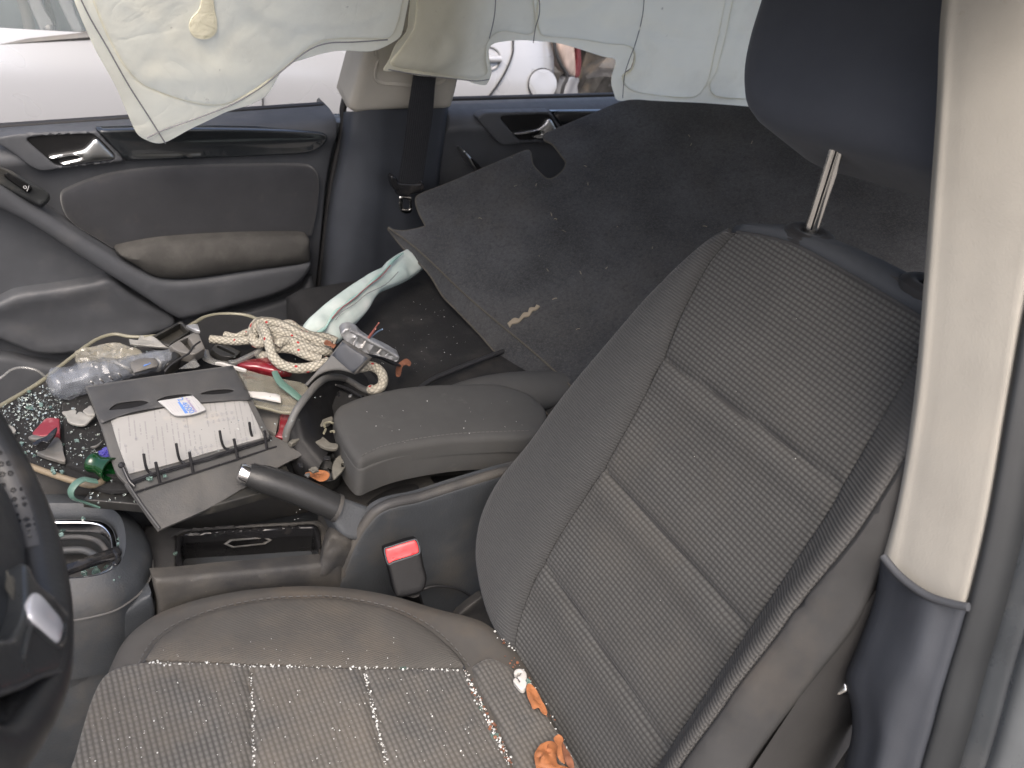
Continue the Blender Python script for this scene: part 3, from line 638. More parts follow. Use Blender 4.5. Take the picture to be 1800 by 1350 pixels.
# seat belt
sb = thing('seat_belt', 'black seat belt hanging down the far door pillar with its metal tongue', 'seat belt', tuple(at(715, 330, y=.62)))
L_ = sm([(735, 40), (729, 110), (722, 160), (716, 200), (709, 260), (699, 322)], 5, False); R_ = sm([(778, 40), (770, 110), (764, 150), (760, 200), (751, 260), (742, 322)], 5, False)
def ybelt(py): return .612+.012*(py-320)/320
rows = [[at(a.x, a.y, y=ybelt(a.y)), at((a.x+b.x)/2, (a.y+b.y)/2, y=ybelt(a.y)-.003), at(b.x, b.y, y=ybelt(b.y))] for a, b in zip(L_, R_)]
me = gridmesh(rows); bm = bmesh.new(); bm.from_mesh(me); bmesh.ops.solidify(bm, geom=bm.faces[:], thickness=.0015); bm.to_mesh(me); bm.free()
link('webbing', me, M['webbing'], sb)
tg = fill('tongue', tr([(686, 312), (690, 308), (697, 313), (700, 320), (737, 322), (735, 317), (742, 318), (745, 330), (738, 338), (722, 341), (718, 346), (700, 344), (697, 335), (690, 330)], y=.609), M['blackgloss'], sb, n=(0, -1, 0), th=.012, sp=.006, r=.003)
fill('latch_plate', tr([(702, 344, 1), (724, 346, 1), (724, 370), (719, 375), (707, 374), (702, 366)], y=.612), M['steel'], tg, n=(0, -1, 0), th=.003, sp=.006, r=.0008, holes=[tr([(708, 350, 1), (720, 351, 1), (720, 368, 1), (708, 367, 1)], y=.612)])

# ================================================================== curtain airbag
ca = thing('curtain_airbag', 'large deflated white curtain airbag hanging from the roof along the far windows', 'airbag', (.1, .6, .62))
AP = (Vector((0, .60, .66)), Vector((0, -1, -.28)).normalized())
AP2 = (Vector((0, .615, .66)), Vector((0, -1, -.28)).normalized())
def wav(amp, s, seed):
    def f(P, D): return np.array([amp*(nz(p, s, seed)*1.4+.5*nz(p, s*3, seed+9)) for p in P])
    return f
def folds(amp, seed):
    def f(P, D):
        out = []
        for p, d in zip(P, D):
            q = Vector((p[0]*4+seed, p[1]*4, p[2]*9-seed)); a = noise.noise(q); b = noise.noise(Vector((p[0]*11-seed, 2, p[2]*5+seed)))
            out.append(amp*(.8*a+1.3*math.exp(-(a/.07)**2)-1.1*math.exp(-(b/.05)**2))*min(1, .15+d/.03))
        return np.array(out)
    return f
a_out = [(60, -170, 1), (112, -60), (130, 0), (160, 72), (183, 115), (205, 155), (222, 195), (240, 234), (258, 247), (279, 252.5), (300, 247), (340, 226), (378, 207), (400, 196), (440, 182), (470, 163), (490, 132), (510, 114), (540, 104), (575, 94), (610, 89), (655, 89), (690, 74), (706, 60), (715, 20), (724, -40), (740, -170, 1)]
inn = [(120, -170, 1), (142, -60), (165, 2), (182, 45), (203, 88), (222, 118), (245, 143), (275, 158), (318, 173), (360, 182), (395, 181), (430, 165), (465, 142), (500, 116), (530, 91), (560, 72), (600, 66), (650, 66), (684, 64), (700, 30), (712, -40), (726, -170, 1)]
fp = fill('front_panel', tr(a_out, 4, pl=AP), M['airbag'], ca, n=AP[1], th=0, sp=.013, r=.0015, holes=[tr(inn, 2, pl=AP)], dz=wav(.004, 7, 3))
off = Vector((0, -.0012, -.0003))
fill('gas_chamber', [p+off for p in tr(inn, 4, pl=AP)], M['airbag'], fp, n=AP[1], th=0, sp=.012, r=.0012, bulge=.006, bw=.09, dz=folds(.003, 3))
tube('weld_bead', [p+off*1.3 for p in tr(inn, 4, pl=AP)], .0013, M['airbagrim'], fp, 6, closed=True)
drop = [(345, -90), (362, -90), (360, -40), (352, -5), (347, 12), (334, 27), (331, 42), (338, 56), (352, 61), (366, 59), (376, 49), (377, 30), (373, 10), (370, -20), (372, -60)]
dr = [p+Vector((0, -.0105, -.003)) for p in tr(drop, 4, pl=AP)]
fill('weld_patch', dr, M['airbagrim'], fp, n=AP[1], th=.004, sp=.01, r=.0012)
tube('weld_bead', dr, .0013, M['airbagrim'], fp, 6, closed=True)
tube('seam_thread', [p+off*3 for p in tr([(95, -130), (143, 0), (190, 85), (225, 147), (262, 205), (290, 250)], 6, False, pl=AP)], .0011, M['thread'], fp, 5)
tube('seam_thread', [p+off*3 for p in tr([(258, 240), (290, 225), (350, 204), (410, 180), (460, 150), (500, 118), (540, 87), (575, 74), (620, 72), (680, 68)], 6, False, pl=AP)], .0011, M['thread'], fp, 5)
q2 = lambda L: [(600+.38889*p[0], .38889*p[1])+tuple(p[2:]) for p in L]
b_out = q2([(330, -400, 1), (300, 120), (245, 200), (215, 270), (190, 318), (260, 318), (330, 335), (420, 345), (490, 355), (560, 362), (600, 378), (648, 387), (665, 372), (680, 330), (672, 280), (668, 220), (700, 192), (790, 183), (880, 185), (965, 193), (1050, 215), (1180, 255), (1232, 265), (1240, 290), (1225, 340), (1222, 380), (1232, 420), (1250, 455), (1320, 455), (1500, 465), (1640, 470), (1800, 485), (2000, 500), (2300, 500, 1), (2300, -400, 1)])
CH = ([(345, -380, 1), (335, 100), (300, 170), (250, 240), (225, 290), (330, 315), (480, 335), (600, 350), (655, 330), (650, 270), (655, 200), (690, 152), (740, 136), (860, 150), (872, 60), (850, -100), (850, -380, 1)],
           [(905, -380, 1), (895, -100), (882, 60), (890, 130), (910, 158), (1060, 172), (1200, 195), (1300, 205), (1325, 250), (1310, 310), (1270, 345), (1300, 400), (1400, 425), (1580, 435), (1635, 395), (1660, 340), (1690, 200), (1720, 60), (1740, -100), (1750, -380, 1)],
           [(1800, -380, 1), (1780, -100), (1752, 60), (1722, 200), (1690, 320), (1660, 380), (1690, 430), (1850, 445), (2250, 470, 1), (2250, -380, 1)])
bp_ = fill('rear_panel', tr(b_out, 4, pl=AP2), M['airbag'], ca, n=AP2[1], th=0, sp=.014, r=.0015, holes=[tr(q2(c_), 2, pl=AP2) for c_ in CH], dz=wav(.004, 6, 11))
for ch in CH:
    L3 = [p+off*1.0 for p in tr(q2(ch), 4, pl=AP2)]
    fill('gas_chamber', L3, M['airbag'], bp_, n=AP2[1], th=0, sp=.012, r=.0012, bulge=.006, bw=.08, dz=folds(.0035, 21+len(ch)))
    tube('weld_bead', L3, .0011, M['airbagrim'], bp_, 6, closed=True)
for sl_ in ([(880, -60), (886, 40), (868, 110), (858, 180)], [(1360, -60), (1350, 60), (1320, 180), (1290, 260), (1270, 330), (1262, 430)], [(690, -60), (682, 60), (660, 160)], [(205, 300), (330, 322), (480, 340), (600, 352), (660, 345)]):
    tube('seam_thread', [p+Vector((0, -.009, -.003)) for p in tr(q2(sl_), 6, False, pl=AP2)], .0009, M['thread'], bp_, 5)

# ================================================================== silver car outside
sc = thing('silver_car', 'silver hatchback parked alongside, seen through the far windows', 'car', (.2, 1.9, -.3))
CY = 1.42
def ycar(z): return float(np.interp(z, [-.2, .1, .35, .48, .54, .60, .66, .98], [1.50, 1.42, 1.388, 1.396, 1.408, 1.426, 1.452, 1.60]))
def surf(L, off=0.):
    off = off+.003
    out = []
    for p in L:
        y = 1.40
        for _ in range(6): q = at(p.x, p.y, y=y-off); y = ycar(q.z)
        out.append(at(p.x, p.y, y=y-off))
    return out
# body side
xs = np.concatenate([np.linspace(-1.9, .70, 30), np.linspace(.74, 1.02, 12)])
rows = []
for z in np.concatenate([np.linspace(-.18, .5, 12), np.linspace(.53, .61, 6)]):
    rw = []
    for x in xs:
        e = max(0, (x-.80)/.22)
        rw.append(Vector((x, ycar(z)+.30*e**3, z)))
    rows.append(rw)
link('body_side', gridmesh(rows), M['silver'], sc, 60)
rows = []
for z in np.linspace(.61, .98, 12):
    rows.append([Vector((x, ycar(z)+.30*max(0, (x-.80)/.22)**3, z)) for x in np.linspace(.30, .98, 20)])
link('rear_quarter', gridmesh(rows), M['silver'], sc, 60)
# black window ledge, glass and what shows behind it
ledge = [at(p.x, p.y, y=1.435) for p in sm([(-300, 108), (-100, 84), (0, 75), (140, 63.5), (300, 52), (450, 42)], 4, False)]
tube('window_ledge', ledge, .016, M['greyplastic'], sc, 8, flat=.6)
gl = [at(*p, y=1.46) for p in [(-300, 100), (0, 68), (148, 58), (440, 36)]]
gq = gl+[gl[-1]+Vector((-.12, .18, .40)), gl[0]+Vector((.3, .18, .40))]
link('window_glass', mesh_from(gq, [list(range(len(gq)))]), M['glass'], sc, 0)
link('far_trim', boxmesh((-.6, 2.5, .5), (3.0, .06, .9), bev=.01), M['bluegrey'], sc)
fill('seat_back', tr([(-60, -60), (45, -80), (60, 0), (75, 40), (80, 75), (-60, 90)], y=1.85), M['bluegrey'], sc, n=(0, -1, 0), th=.1, sp=.03, r=.03)
fill('inner_pillar', tr([(30, -120, 1), (50, 0), (66, 40), (78, 68, 1), (98, 62, 1), (92, 40), (72, 0), (60, -120, 1)], y=1.60), M['greycloth'], sc, n=(0, -1, 0), th=.02, sp=.03, r=.004)
fill('belt_strap', tr([(80, -100, 1), (88, 0), (97, 30), (100, 60, 1), (90, 60, 1), (80, 20), (68, -100, 1)], y=1.62), M['webbing'], sc, n=(0, -1, 0), th=.003, sp=.03, r=.001)
fill('rear_pillar', tr([(92, -100, 1), (104, 0), (112, 22), (130, 58, 1), (148, 57, 1), (128, 10), (112, -100, 1)], y=1.56), M['greycloth'], sc, n=(0, -1, 0), th=.03, sp=.03, r=.004)
lathe = lathemesh([(0, .0), (.0, .014), (.02, .016), (.024, .010), (.025, 0)], at(88, 55, y=1.58), (0, -1, .2), 16); link('belt_button', lathe, M['blackgloss'], sc)
rim = []
c0 = at(-12, 48, y=1.68)
tube('steering_wheel', [c0+Vector((.06*math.cos(a)*.5, .13*math.cos(a)*.3, .13*math.sin(a)))+Vector((.05*math.cos(a), 0, 0)) for a in np.linspace(0, 2*math.pi, 28)[:-1]], .014, M['greyplastic'], sc, 8, closed=True)
# panel gaps, door handle, fuel lid, lamp
def gap(name, px, r=.0030, mat='rubber'):
    tube(name, surf(sm(px, 6, False), .002), r, M[mat], sc, 6)
gap('door_gap', [(905, 40), (902, 72), (901, 94), (891, 121), (877, 145), (857, 172), (846, 182)])
gap('door_gap', [(461, 150), (462, 175), (462, 186)], .002)
fl = [(954+25*math.cos(a), 148+27.5*math.sin(a)) for a in np.linspace(0, 2*math.pi, 28)[:-1]]
fill('fuel_lid', surf([Vector(p) for p in fl], .002), M['silver'], sc, n=(0, -1, .1), th=.003, sp=.02, r=.002)
tube('fuel_lid_gap', surf([Vector(p) for p in fl], .002), .0020, M['rubber'], sc, 6, closed=True)
cup = [(858+22*math.cos(a), 103+21*math.sin(a)) for a in np.linspace(0, 2*math.pi, 24)[:-1]]
fill('handle_cup', surf([Vector(p) for p in cup], .001), M['silver'], sc, n=(0, -1, 0), th=.003, sp=.008, r=.001, dz=lambda P, D: -.02*np.clip(D/.02, 0, 1))
tube('handle_cup_rim', surf([Vector(p) for p in cup], .001), .0025, M['greycloth'], sc, 6, closed=True)
tube('door_handle', surf(sm([(835, 100), (850, 104), (880, 104)], 4, False), .006), .010, M['silver'], sc, 8)
gap('fender_gap', [(972, 40), (974, 74), (978, 94), (985, 112), (997, 134), (990, 152), (986, 172)], .006)
def rear(L, off=0.):
    out = []
    for p in L:
        y = 1.44
        for _ in range(8):
            q = at(p.x, p.y, y=y); y = 1.43-off+.9*max(0, q.x-.84)**1.3
        out.append(at(p.x, p.y, y=y))
    return out
fill('tail_lamp', rear(sm([(977, 50), (978, 80), (983, 100), (992, 120), (1002, 133), (1010, 134), (1010, 110), (1008, 88), (1005, 50)])), M['lampglass'], sc, n=(.4, -1, 0), th=.04, sp=.02, r=.008)
fill('lamp_edge', rear(sm([(1006, 60), (1012, 86), (1012, 110), (1010, 136), (1018, 132), (1021, 110), (1020, 90), (1018, 60)]), .004), M['pinklens'], sc, n=(.4, -1, 0), th=.03, sp=.02, r=.004)
fill('bumper_piece', rear(sm([(999, 137), (1012, 134), (1018, 140), (1014, 150), (1015, 168), (1003, 175), (990, 175), (994, 152)]), .002), M['silver'], sc, n=(.4, -1, 0), th=.03, sp=.02, r=.004)
link('cabin_roof', boxmesh((-.2, 2.05, 1.08), (1.9, 1.0, .05), bev=.02), M['silver'], sc)
# scrap behind it
def heap(name, c, s, seed, mat, **k):
    bm = bmesh.new(); bmesh.ops.create_icosphere(bm, subdivisions=5, radius=1)
    for v in bm.verts:
        d = v.co.normalized(); f = 1+.35*nz(d, 2.2, seed)+.22*abs(nz(d, 6, seed+3))+.12*nz(d, 15, seed+7)
        v.co = Vector((d.x*s[0]*f, d.y*s[1]*f, d.z*s[2]*f))
    me = bpy.data.meshes.new('m'); bm.to_mesh(me); bm.free(); me.transform(Matrix.Translation(Vector(c)))
    return link(name, me, mat, None, 30, **k)
heap('scrap_pile', (1.75, 2.3, .1), (.75, .5, .75), 4, M['scrap'], label='dark heap of scrap metal behind the tail of the silver car', cat='scrap heap')

# ================================================================== driver seat
SA = rad(25); SX, SZ = -.13, .33
SN = Vector((-math.cos(SA), 0, math.sin(SA))); SU = Vector((math.sin(SA), 0, math.cos(SA))); S0 = Vector((SX, 0, SZ))
def sp_(d): return (S0+SN*d, SN)
def hs(p): return (Vector(p)-S0).dot(SU)
def seat(px, py, d=0.): return at(px, py, pl=sp_(d))
def seatc(pts, d=0., k=5, closed=False): return [at(p.x, p.y, pl=sp_(d)) for p in sm(pts, k, closed)]
ds = thing('driver_seat', 'driver seat in grey woven cloth with dirty cushion and raised black headrest', 'car seat', (-.25, -.38, 0))
# base frame under the cushion
box('seat_base', (-.38, -.385, .12), (.46, .42, .18), M['seatdark'], ds, bev=.03)
Lsil = [(898, 1142), (880, 1112), (862, 1070), (849, 1015), (845, 965), (856, 905), (886, 845), (940, 778), (1000, 695), (1080, 600), (1145, 525), (1200, 470), (1250, 427), (1286, 407)]
Lseam = [(905, 1145), (913, 1100), (930, 1050), (960, 990), (1010, 905), (1065, 825), (1120, 725), (1170, 630), (1205, 545), (1250, 462), (1296, 409)]
Rseam = [(1120, 1415), (1190, 1305), (1250, 1215), (1320, 1112), (1400, 994), (1463, 900), (1493, 847), (1560, 730), (1605, 655), (1645, 575)]
Rst = [(1150, 1425), (1200, 1343), (1270, 1247), (1300, 1203), (1367, 1117), (1400, 1070), (1493, 957), (1533, 900), (1600, 790), (1650, 690)]
Redge = [(1290, 1410), (1317, 1343), (1430, 1193), (1490, 1117), (1517, 1073), (1547, 1005), (1640, 850), (1670, 760)]
topseam = [(1296, 409), (1345, 417), (1400, 433), (1450, 459), (1500, 487), (1560, 523), (1610, 553), (1645, 575)]
topedge = [(1286, 407), (1310, 403), (1345, 402), (1390, 405), (1440, 419), (1480, 433), (1540, 459), (1600, 489), (1660, 520)]
br = fill('seat_shell', seatc([(890, 1180), (868, 1090), (851, 1010), (851, 965), (862, 905), (892, 845), (946, 778), (1010, 695), (1090, 600), (1205, 475), (1290, 413), (1345, 412), (1440, 430), (1540, 475), (1655, 540), (1640, 780), (1530, 1010), (1420, 1190), (1300, 1360), (1230, 1450), (1100, 1450), (980, 1330)], -.006, 3, True), M['seatdark'], ds, n=SN, th=.085, sp=.02, r=.004)
groove = [hs(at(1325, 742, pl=sp_(0))), hs(at(1192, 968, pl=sp_(0))), hs(at(1070, 1155, pl=sp_(0)))]
gl3 = [[(1168, 630), (1325, 742), (1482, 856)], [(1063, 825), (1192, 967), (1322, 1112)], [(958, 990), (1070, 1160), (1182, 1322)]]
gpoly = [[at(q[0], q[1], pl=sp_(0)) for q in g] for g in gl3]
def insert_dz(P, D):
    out = np.zeros(len(P))
    for i, p in enumerate(P):
        v = Vector(p); h = hs(v)
        z = 0
        for g in gpoly:
            ys = [q.y for q in g][::-1]; hh = [hs(q) for q in g][::-1]
            dh = h-float(np.interp(v.y, ys, hh))
            z -= .0065*math.exp(-(dh/.0042)**2)
            z += .005*math.exp(-((dh+.02)/.016)**2)+.004*math.exp(-((dh-.03)/.03)**2)
        out[i] = z-.004*math.cos(min(1, abs(v.y+.375)/.13)*math.pi/2)
    return out*np.clip(D/.006, .25, 1)
ins = fill('insert', seatc(Lseam, 0)[:-1]+seatc(topseam, 0)[:-1]+seatc(Rseam[::-1], 0)+seatc([(1120, 1415, 1), (1010, 1345), (960, 1240), (925, 1180, 1)], 0)[1:-1], M['seatweave'], br, n=SN, th=.01, sp=.0065, r=.004, dz=insert_dz, uax=(0, -1, 0), back=False)
def bol(P, D): return .006*np.clip(D/.03, 0, 1)
fill('side_bolster', seatc(Lsil, 0)[:-1]+seatc(Lseam, 0)[::-1], M['bolster'], br, n=SN, th=.05, sp=.010, r=.004, bulge=.022, bw=.05, uax=(0, -1, 0))
tube('piping', [p+SN*.003 for p in seatc(Lsil, -.001)], .0035, M['piping'], br)
fill('ribbed_band', seatc(Rseam, 0)+[p for p in seatc(Rst[::-1], .04)], M['ribbed'], br, n=(SN+Vector((0, .6, 0))).normalized(), th=.03, sp=.010, r=.003, bulge=.004, bw=.02, uax=(0, -1, 0))
fill('side_bolster', seatc(Rst, .04)+seatc(Redge[::-1], .015), M['seatside'], br, n=(SN+Vector((0, -.25, 0))).normalized(), th=.09, sp=.012, r=.004, bulge=.008, bw=.04, uax=(0, -1, 0))
link('stitching', dashes([p+SN*.0045 for p in seatc(Rst, .04, 8)], .0045, .003, .0005), M['stitch'], br)
fill('top_panel', seatc(topseam, 0)+seatc(topedge[::-1], -.035), M['seattop'], br, n=(SN+SU*.9).normalized(), th=.06, sp=.010, r=.005, bulge=.008, bw=.03)
tube('piping', [p+SN*.001 for p in seatc(topseam, 0)], .0022, M['piping'], br)
# side of the seat towards the door
side = [seat(1290, 1400, .012), seat(1430, 1190, .012), seat(1517, 1073, .012), seat(1600, 930, .012)]
rows = [[p, p+Vector((.05, -.012, -.02)), p+Vector((.12, -.01, -.05)), p+Vector((.17, .02, -.08))] for p in crv(side, 5)]
link('side_panel', gridmesh(rows), M['seatdark'], br)
rb = fill('recliner_bracket', tr([(1466, 1214), (1484, 1199), (1490, 1206), (1489, 1216), (1474, 1222)], pl=sp_(-.03)), M['steel'], ds, n=SN, th=.02, sp=.005, r=.002)
# headrest
guides = [at(1425, 415, y=-.308), at(1608, 497, y=-.455)]
g1 = seat(1422, 416, -.018); g2 = seat(1632, 508, -.018)
pu = (at(1470, 265, y=g1.y)-g1).normalized()
for g in (g1, g2):
    me = lathemesh([(-.012, .0), (-.012, .023), (-.002, .0245), (.004, .0235), (.0075, .018), (.0068, .0115), (.004, .0085)], g, pu, 28, lambda l, t: 1+.18*abs(math.sin(t)))
    link('post_guide', me, M['rubber'], br)
hr = fill('headrest', [at(p.x, p.y, pl=(g1+SN*.05, (SN+Vector((-.05, 0, .0))).normalized())) for p in sm([(1395, -190), (1372, -60), (1350, 15), (1330, 80), (1319, 135), (1319, 180), (1329, 207), (1350, 226), (1385, 242), (1460, 262), (1560, 289), (1640, 314), (1720, 330), (1790, 320), (1815, 280), (1835, 200), (1855, 60), (1850, -120), (1800, -220), (1600, -260), (1450, -240)], 5, True)], M['headrest'], ds, n=SN, th=.085, sp=.014, r=.02, bulge=.018, bw=.1)
for g in (g1, g2):
    tube('post', [g-pu*.02, g+pu*.06, g+pu*.135], .0076, M['steel'], hr, 16)
    tube('post_slot', [g+pu*.01+Vector((-.0056, -.0047, 0)), g+pu*.1+Vector((-.0056, -.0047, 0))], .0011, M['void'], hr, 6)
# cushion
CZ = .318
def cz(P):   # cushion surface height
    return CZ
def cu(pts, z, k=5, closed=False): return [at(p.x, p.y, z=z) for p in sm(pts, k, closed)]
csil = [(110, 1440), (135, 1350), (150, 1290), (165, 1235), (187, 1178), (205, 1140), (227, 1112), (255, 1090), (283, 1075), (325, 1060), (367, 1049), (420, 1039), (467, 1034), (515, 1031), (567, 1031), (633, 1037), (700, 1050), (767, 1070), (833, 1087), (867, 1103), (907, 1140), (945, 1200), (985, 1290), (1020, 1400)]
cb = fill('cushion', cu(csil, .318)+[at(980, 1560, z=.30), at(110, 1560, z=.30)], M['cushside'], ds, n=(0, 0, 1), th=.13, sp=.016, r=.03, dz=lambda P, D: -.012*np.ones(len(P)))
sarc = [(252, 1166), (262, 1150), (277, 1130), (302, 1110), (333, 1094), (380, 1076), (433, 1064), (485, 1057), (533, 1055), (585, 1055), (633, 1062), (668, 1070), (703, 1081), (750, 1107), (787, 1138), (806, 1158), (817, 1176)]
iseam = [(252, 1166), (300, 1165), (333, 1166), (420, 1170), (500, 1173), (600, 1177), (700, 1178), (817, 1177)]
fill('bolster_panel', cu(sarc, .338)[:-1]+cu(iseam[::-1], .336), M['cushpanel'], cb, n=(0, 0, 1), th=.012, sp=.010, r=.003, bulge=.006, bw=.03)
link('stitching', dashes(cu([(244, 1166), (254, 1146), (270, 1124), (297, 1103), (330, 1087), (380, 1069), (433, 1057), (485, 1050), (533, 1048), (585, 1048), (635, 1055), (672, 1063), (708, 1074), (757, 1100), (795, 1133), (828, 1174)], .3395, 8), .005, .0035, .0007), M['stitch'], cb)
tube('piping', cu(sarc, .339), .0016, M['piping'], cb)
g_a = [at(440, 1168, z=.336), at(448, 1360, z=.336), at(450, 1520, z=.336)]; g_b = [at(640, 1176, z=.336), at(683, 1360, z=.336), at(720, 1520, z=.336)]
def cush_dz(P, D):
    out = np.zeros(len(P))
    for i, p in enumerate(P):
        z = 0
        for g in (g_a, g_b):
            ys = [q.y for q in g][::-1]; xs_ = [q.x for q in g][::-1]
            dx = p[0]-float(np.interp(p[1], ys, xs_)); z -= .008*math.exp(-(dx/.004)**2)
        out[i] = z
    return out*np.clip(D/.006, .2, 1)
cins = [(80, 1440, 1), (125, 1350), (143, 1290), (160, 1235), (180, 1195), (205, 1177), (252, 1166)]
rr = [(817, 1177), (835, 1215), (862, 1270), (882, 1315), (900, 1360), (925, 1440, 1)]
fill('cushion_insert', cu(cins, .334)[:-1]+cu(iseam, .336)[:-1]+cu(rr, .334)+[at(930, 1560, z=.32), at(60, 1560, z=.32)], M['cushweave'], cb, n=(0, 0, 1), th=.02, sp=.008, r=.004, dz=cush_dz, uax=(0, 1, 0))
fill('rear_insert', cu([(826, 1176, 1), (860, 1162), (900, 1180, 1), (930, 1215), (965, 1270), (1010, 1340), (1060, 1440, 1), (935, 1440, 1), (905, 1355), (870, 1270), (842, 1212)], .333, 4, True), M['cushweave'], cb, n=(0, 0, 1), th=.02, sp=.010, r=.006, bulge=.004, bw=.02, uax=(0, 1, 0))

# ================================================================== near pillar
npil = thing('near_door_pillar', 'near door pillar with tall beige trim over dark lower trim, close to the camera', 'door pillar', (.05, -.70, 0))
NP = Vector((1, 0, -.15)).normalized()*-1
def npl(px, py, o): return at(px, py, pl=(Vector((o, 0, .68)), NP))
def loftc(curves, offs, k=5, m=4):
    cs = []
    for c, o in zip(curves, offs):
        cs.append([npl(p.x, p.y, o) for p in sm(c, k, False)])
    return gridmesh([crv([c[i] for c in cs], m) for i in range(len(cs[0]))])
ua = [[(1700, -250), (1657, -10), (1645, 200), (1625, 480), (1606, 700), (1575, 880), (1549, 975)],
      [(1706, -250), (1662, -10), (1649, 200), (1628, 480), (1609, 700), (1578, 882), (1553, 978)],
      [(1740, -250), (1690, -10), (1672, 200), (1652, 480), (1632, 700), (1602, 890), (1580, 1010)],
      [(1800, -250), (1750, -10), (1735, 200), (1715, 480), (1690, 700), (1655, 900), (1628, 1042)],
      [(1900, -250), (1838, -10), (1822, 200), (1775, 480), (1745, 700), (1705, 910), (1672, 1057)],
      [(1990, -250), (1920, -10), (1880, 200), (1812, 480), (1772, 700), (1737, 910), (1700, 1064)],
      [(2000, -250), (1930, -10), (1890, 200), (1822, 480), (1782, 700), (1745, 910), (1706, 1064)]]
link('upper_trim', loftc(ua, [.07, .006, -.001, -.004, -.005, -.001, .03]), M['beige'], npil, 60)
la = [[(1549, 978), (1537, 1050), (1503, 1140), (1484, 1190), (1495, 1240), (1497, 1290), (1482, 1350), (1462, 1430)],
      [(1549, 976), (1539, 1052), (1508, 1140), (1490, 1190), (1500, 1240), (1502, 1290), (1490, 1350), (1470, 1430)],
      [(1583, 1016), (1572, 1082), (1540, 1160), (1525, 1210), (1528, 1255), (1530, 1300), (1518, 1355), (1500, 1430)],
      [(1630, 1047), (1616, 1100), (1598, 1165), (1570, 1215), (1558, 1260), (1553, 1300), (1542, 1355), (1525, 1430)],
      [(1672, 1062), (1655, 1115), (1638, 1175), (1620, 1225), (1605, 1275), (1592, 1315), (1578, 1360), (1560, 1430)],
      [(1702, 1068), (1686, 1122), (1668, 1180), (1652, 1232), (1640, 1280), (1628, 1320), (1616, 1365), (1598, 1430)],
      [(1708, 1068), (1692, 1122), (1675, 1180), (1660, 1232), (1647, 1280), (1635, 1320), (1622, 1365), (1604, 1430)]]
link('lower_trim', loftc(la, [.07, .006, -.010, -.022, -.014, -.004, .04], 5, 4), M['pillarblack'], npil, 60)
tube('trim_lip', [npl(p.x, p.y, -.021) for p in sm([(1552, 978), (1583, 1014), (1628, 1046), (1672, 1061), (1702, 1067)], 6, False)], .0035, M['plastic'], npil)
sc_ = lambda dx: [(1990+dx, -250), (1925+dx, -10), (1885+dx, 200), (1817+dx, 500), (1780+dx, 700), (1743+dx, 910), (1706+dx, 1066), (1672+dx, 1180), (1645+dx, 1280), (1618+dx, 1370), (1600+dx, 1430)]
link('door_seal', loftc([sc_(-9), sc_(-5), sc_(20), sc_(44), sc_(62)], [.012, -.006, -.003, .004, .012]), M['doorseal'], npil, 60)
link('shut_face', loftc([sc_(55), sc_(66), sc_(84), sc_(100), sc_(112)], [.014, .011, .009, .008, .010]), M['bodydark'], npil, 60)
link('pillar_skin', loftc([sc_(108), sc_(116), sc_(150), sc_(240)], [.012, .003, .004, .03]), M['bodydark'], npil, 60)

# ================================================================== felt panel
FA, FB, FC = Vector((.03, .55, .49)), Vector((.15, .08, .41)), Vector((.49, .58, .73))
FP = plane3(FA, FB, FC)
t = thing('felt_parcel_panel', 'large sheet of dark grey felt with notched edges lying behind the driver seat', 'felt panel', tuple(at(900, 520, pl=FP)))
fo = [(683, 402, 1), (705, 406), (728, 403), (748, 398, 1), (746, 392), (736, 372), (731, 352), (737, 342), (790, 321), (860, 291), (925, 264), (932, 268), (936, 288), (948, 303), (962, 314), (976, 311), (990, 299), (995, 286), (988, 275), (972, 254), (958, 246), (957, 237), (970, 230), (1010, 213), (1060, 192), (1090, 180), (1115, 176), (1150, 178), (1250, 183), (1340, 190), (1500, 200), (1680, 214, 1), (1720, 420, 1), (1680, 560, 1), (1500, 640), (1200, 800, 1), (1060, 735, 1), (1000, 677), (937, 620), (873, 567), (833, 533), (802, 505), (763, 467), (724, 432)]
def feltz(P, D): return np.array([.006*nz(p, 5, 2)+.0025*nz(p, 14, 8) for p in P])*np.clip(D/.02, .3, 1)
fo3 = tr(fo, 4, pl=FP)
pn = fill('panel', fo3, M['felt'], t, n=FP[1], th=.005, sp=.011, r=.0015, dz=feltz)
tube('cut_edge', [p+FP[1]*-.0012 for p in tr(fo[:31], 5, False, pl=FP)], .0022, M['feltedge'], pn, 6)
lip = [[(683, 402), (724, 432), (763, 467), (802, 505), (833, 533), (873, 567), (937, 620), (1000, 677), (1060, 735)],
       [(682, 403), (712, 440), (752, 479), (778, 520), (802, 545), (843, 588), (890, 643), (957, 722), (1010, 790)]]
a_ = [at(p.x, p.y, pl=FP)+FP[1]*.001 for p in sm(lip[0], 5, False)]
b_ = [at(p.x, p.y, pl=(FP[0]-FP[1]*.022, FP[1])) for p in sm(lip[1], 5, False)]
me = gridmesh([[a, a.lerp(b, .5)+FP[1]*.002, b] for a, b in zip(a_, b_)])
bm = bmesh.new(); bm.from_mesh(me); bmesh.ops.solidify(bm, geom=bm.faces[:], thickness=.004); bm.to_mesh(me); bm.free()
link('folded_lip', me, M['felt'], t)
tube('cut_edge', [p+FP[1]*.002 for p in a_], .0018, M['feltedge'], pn, 6)
tube('cut_edge', b_, .0016, M['feltedge'], pn, 6)
# torn patch
fill('torn_patch', tr([(892, 568, 1), (903, 559), (912, 560, 1), (920, 550), (928, 549, 1), (931, 541), (940, 540, 1), (943, 535, 1), (949, 538, 1), (943, 544), (936, 546, 1), (930, 555), (921, 557, 1), (912, 566), (900, 569, 1), (896, 575, 1)], pl=(FP[0]+FP[1]*.004, FP[1])), M['straw'], t, n=FP[1], th=.002, sp=.004, r=.0005, dz=crumple(.002, 200, 3))
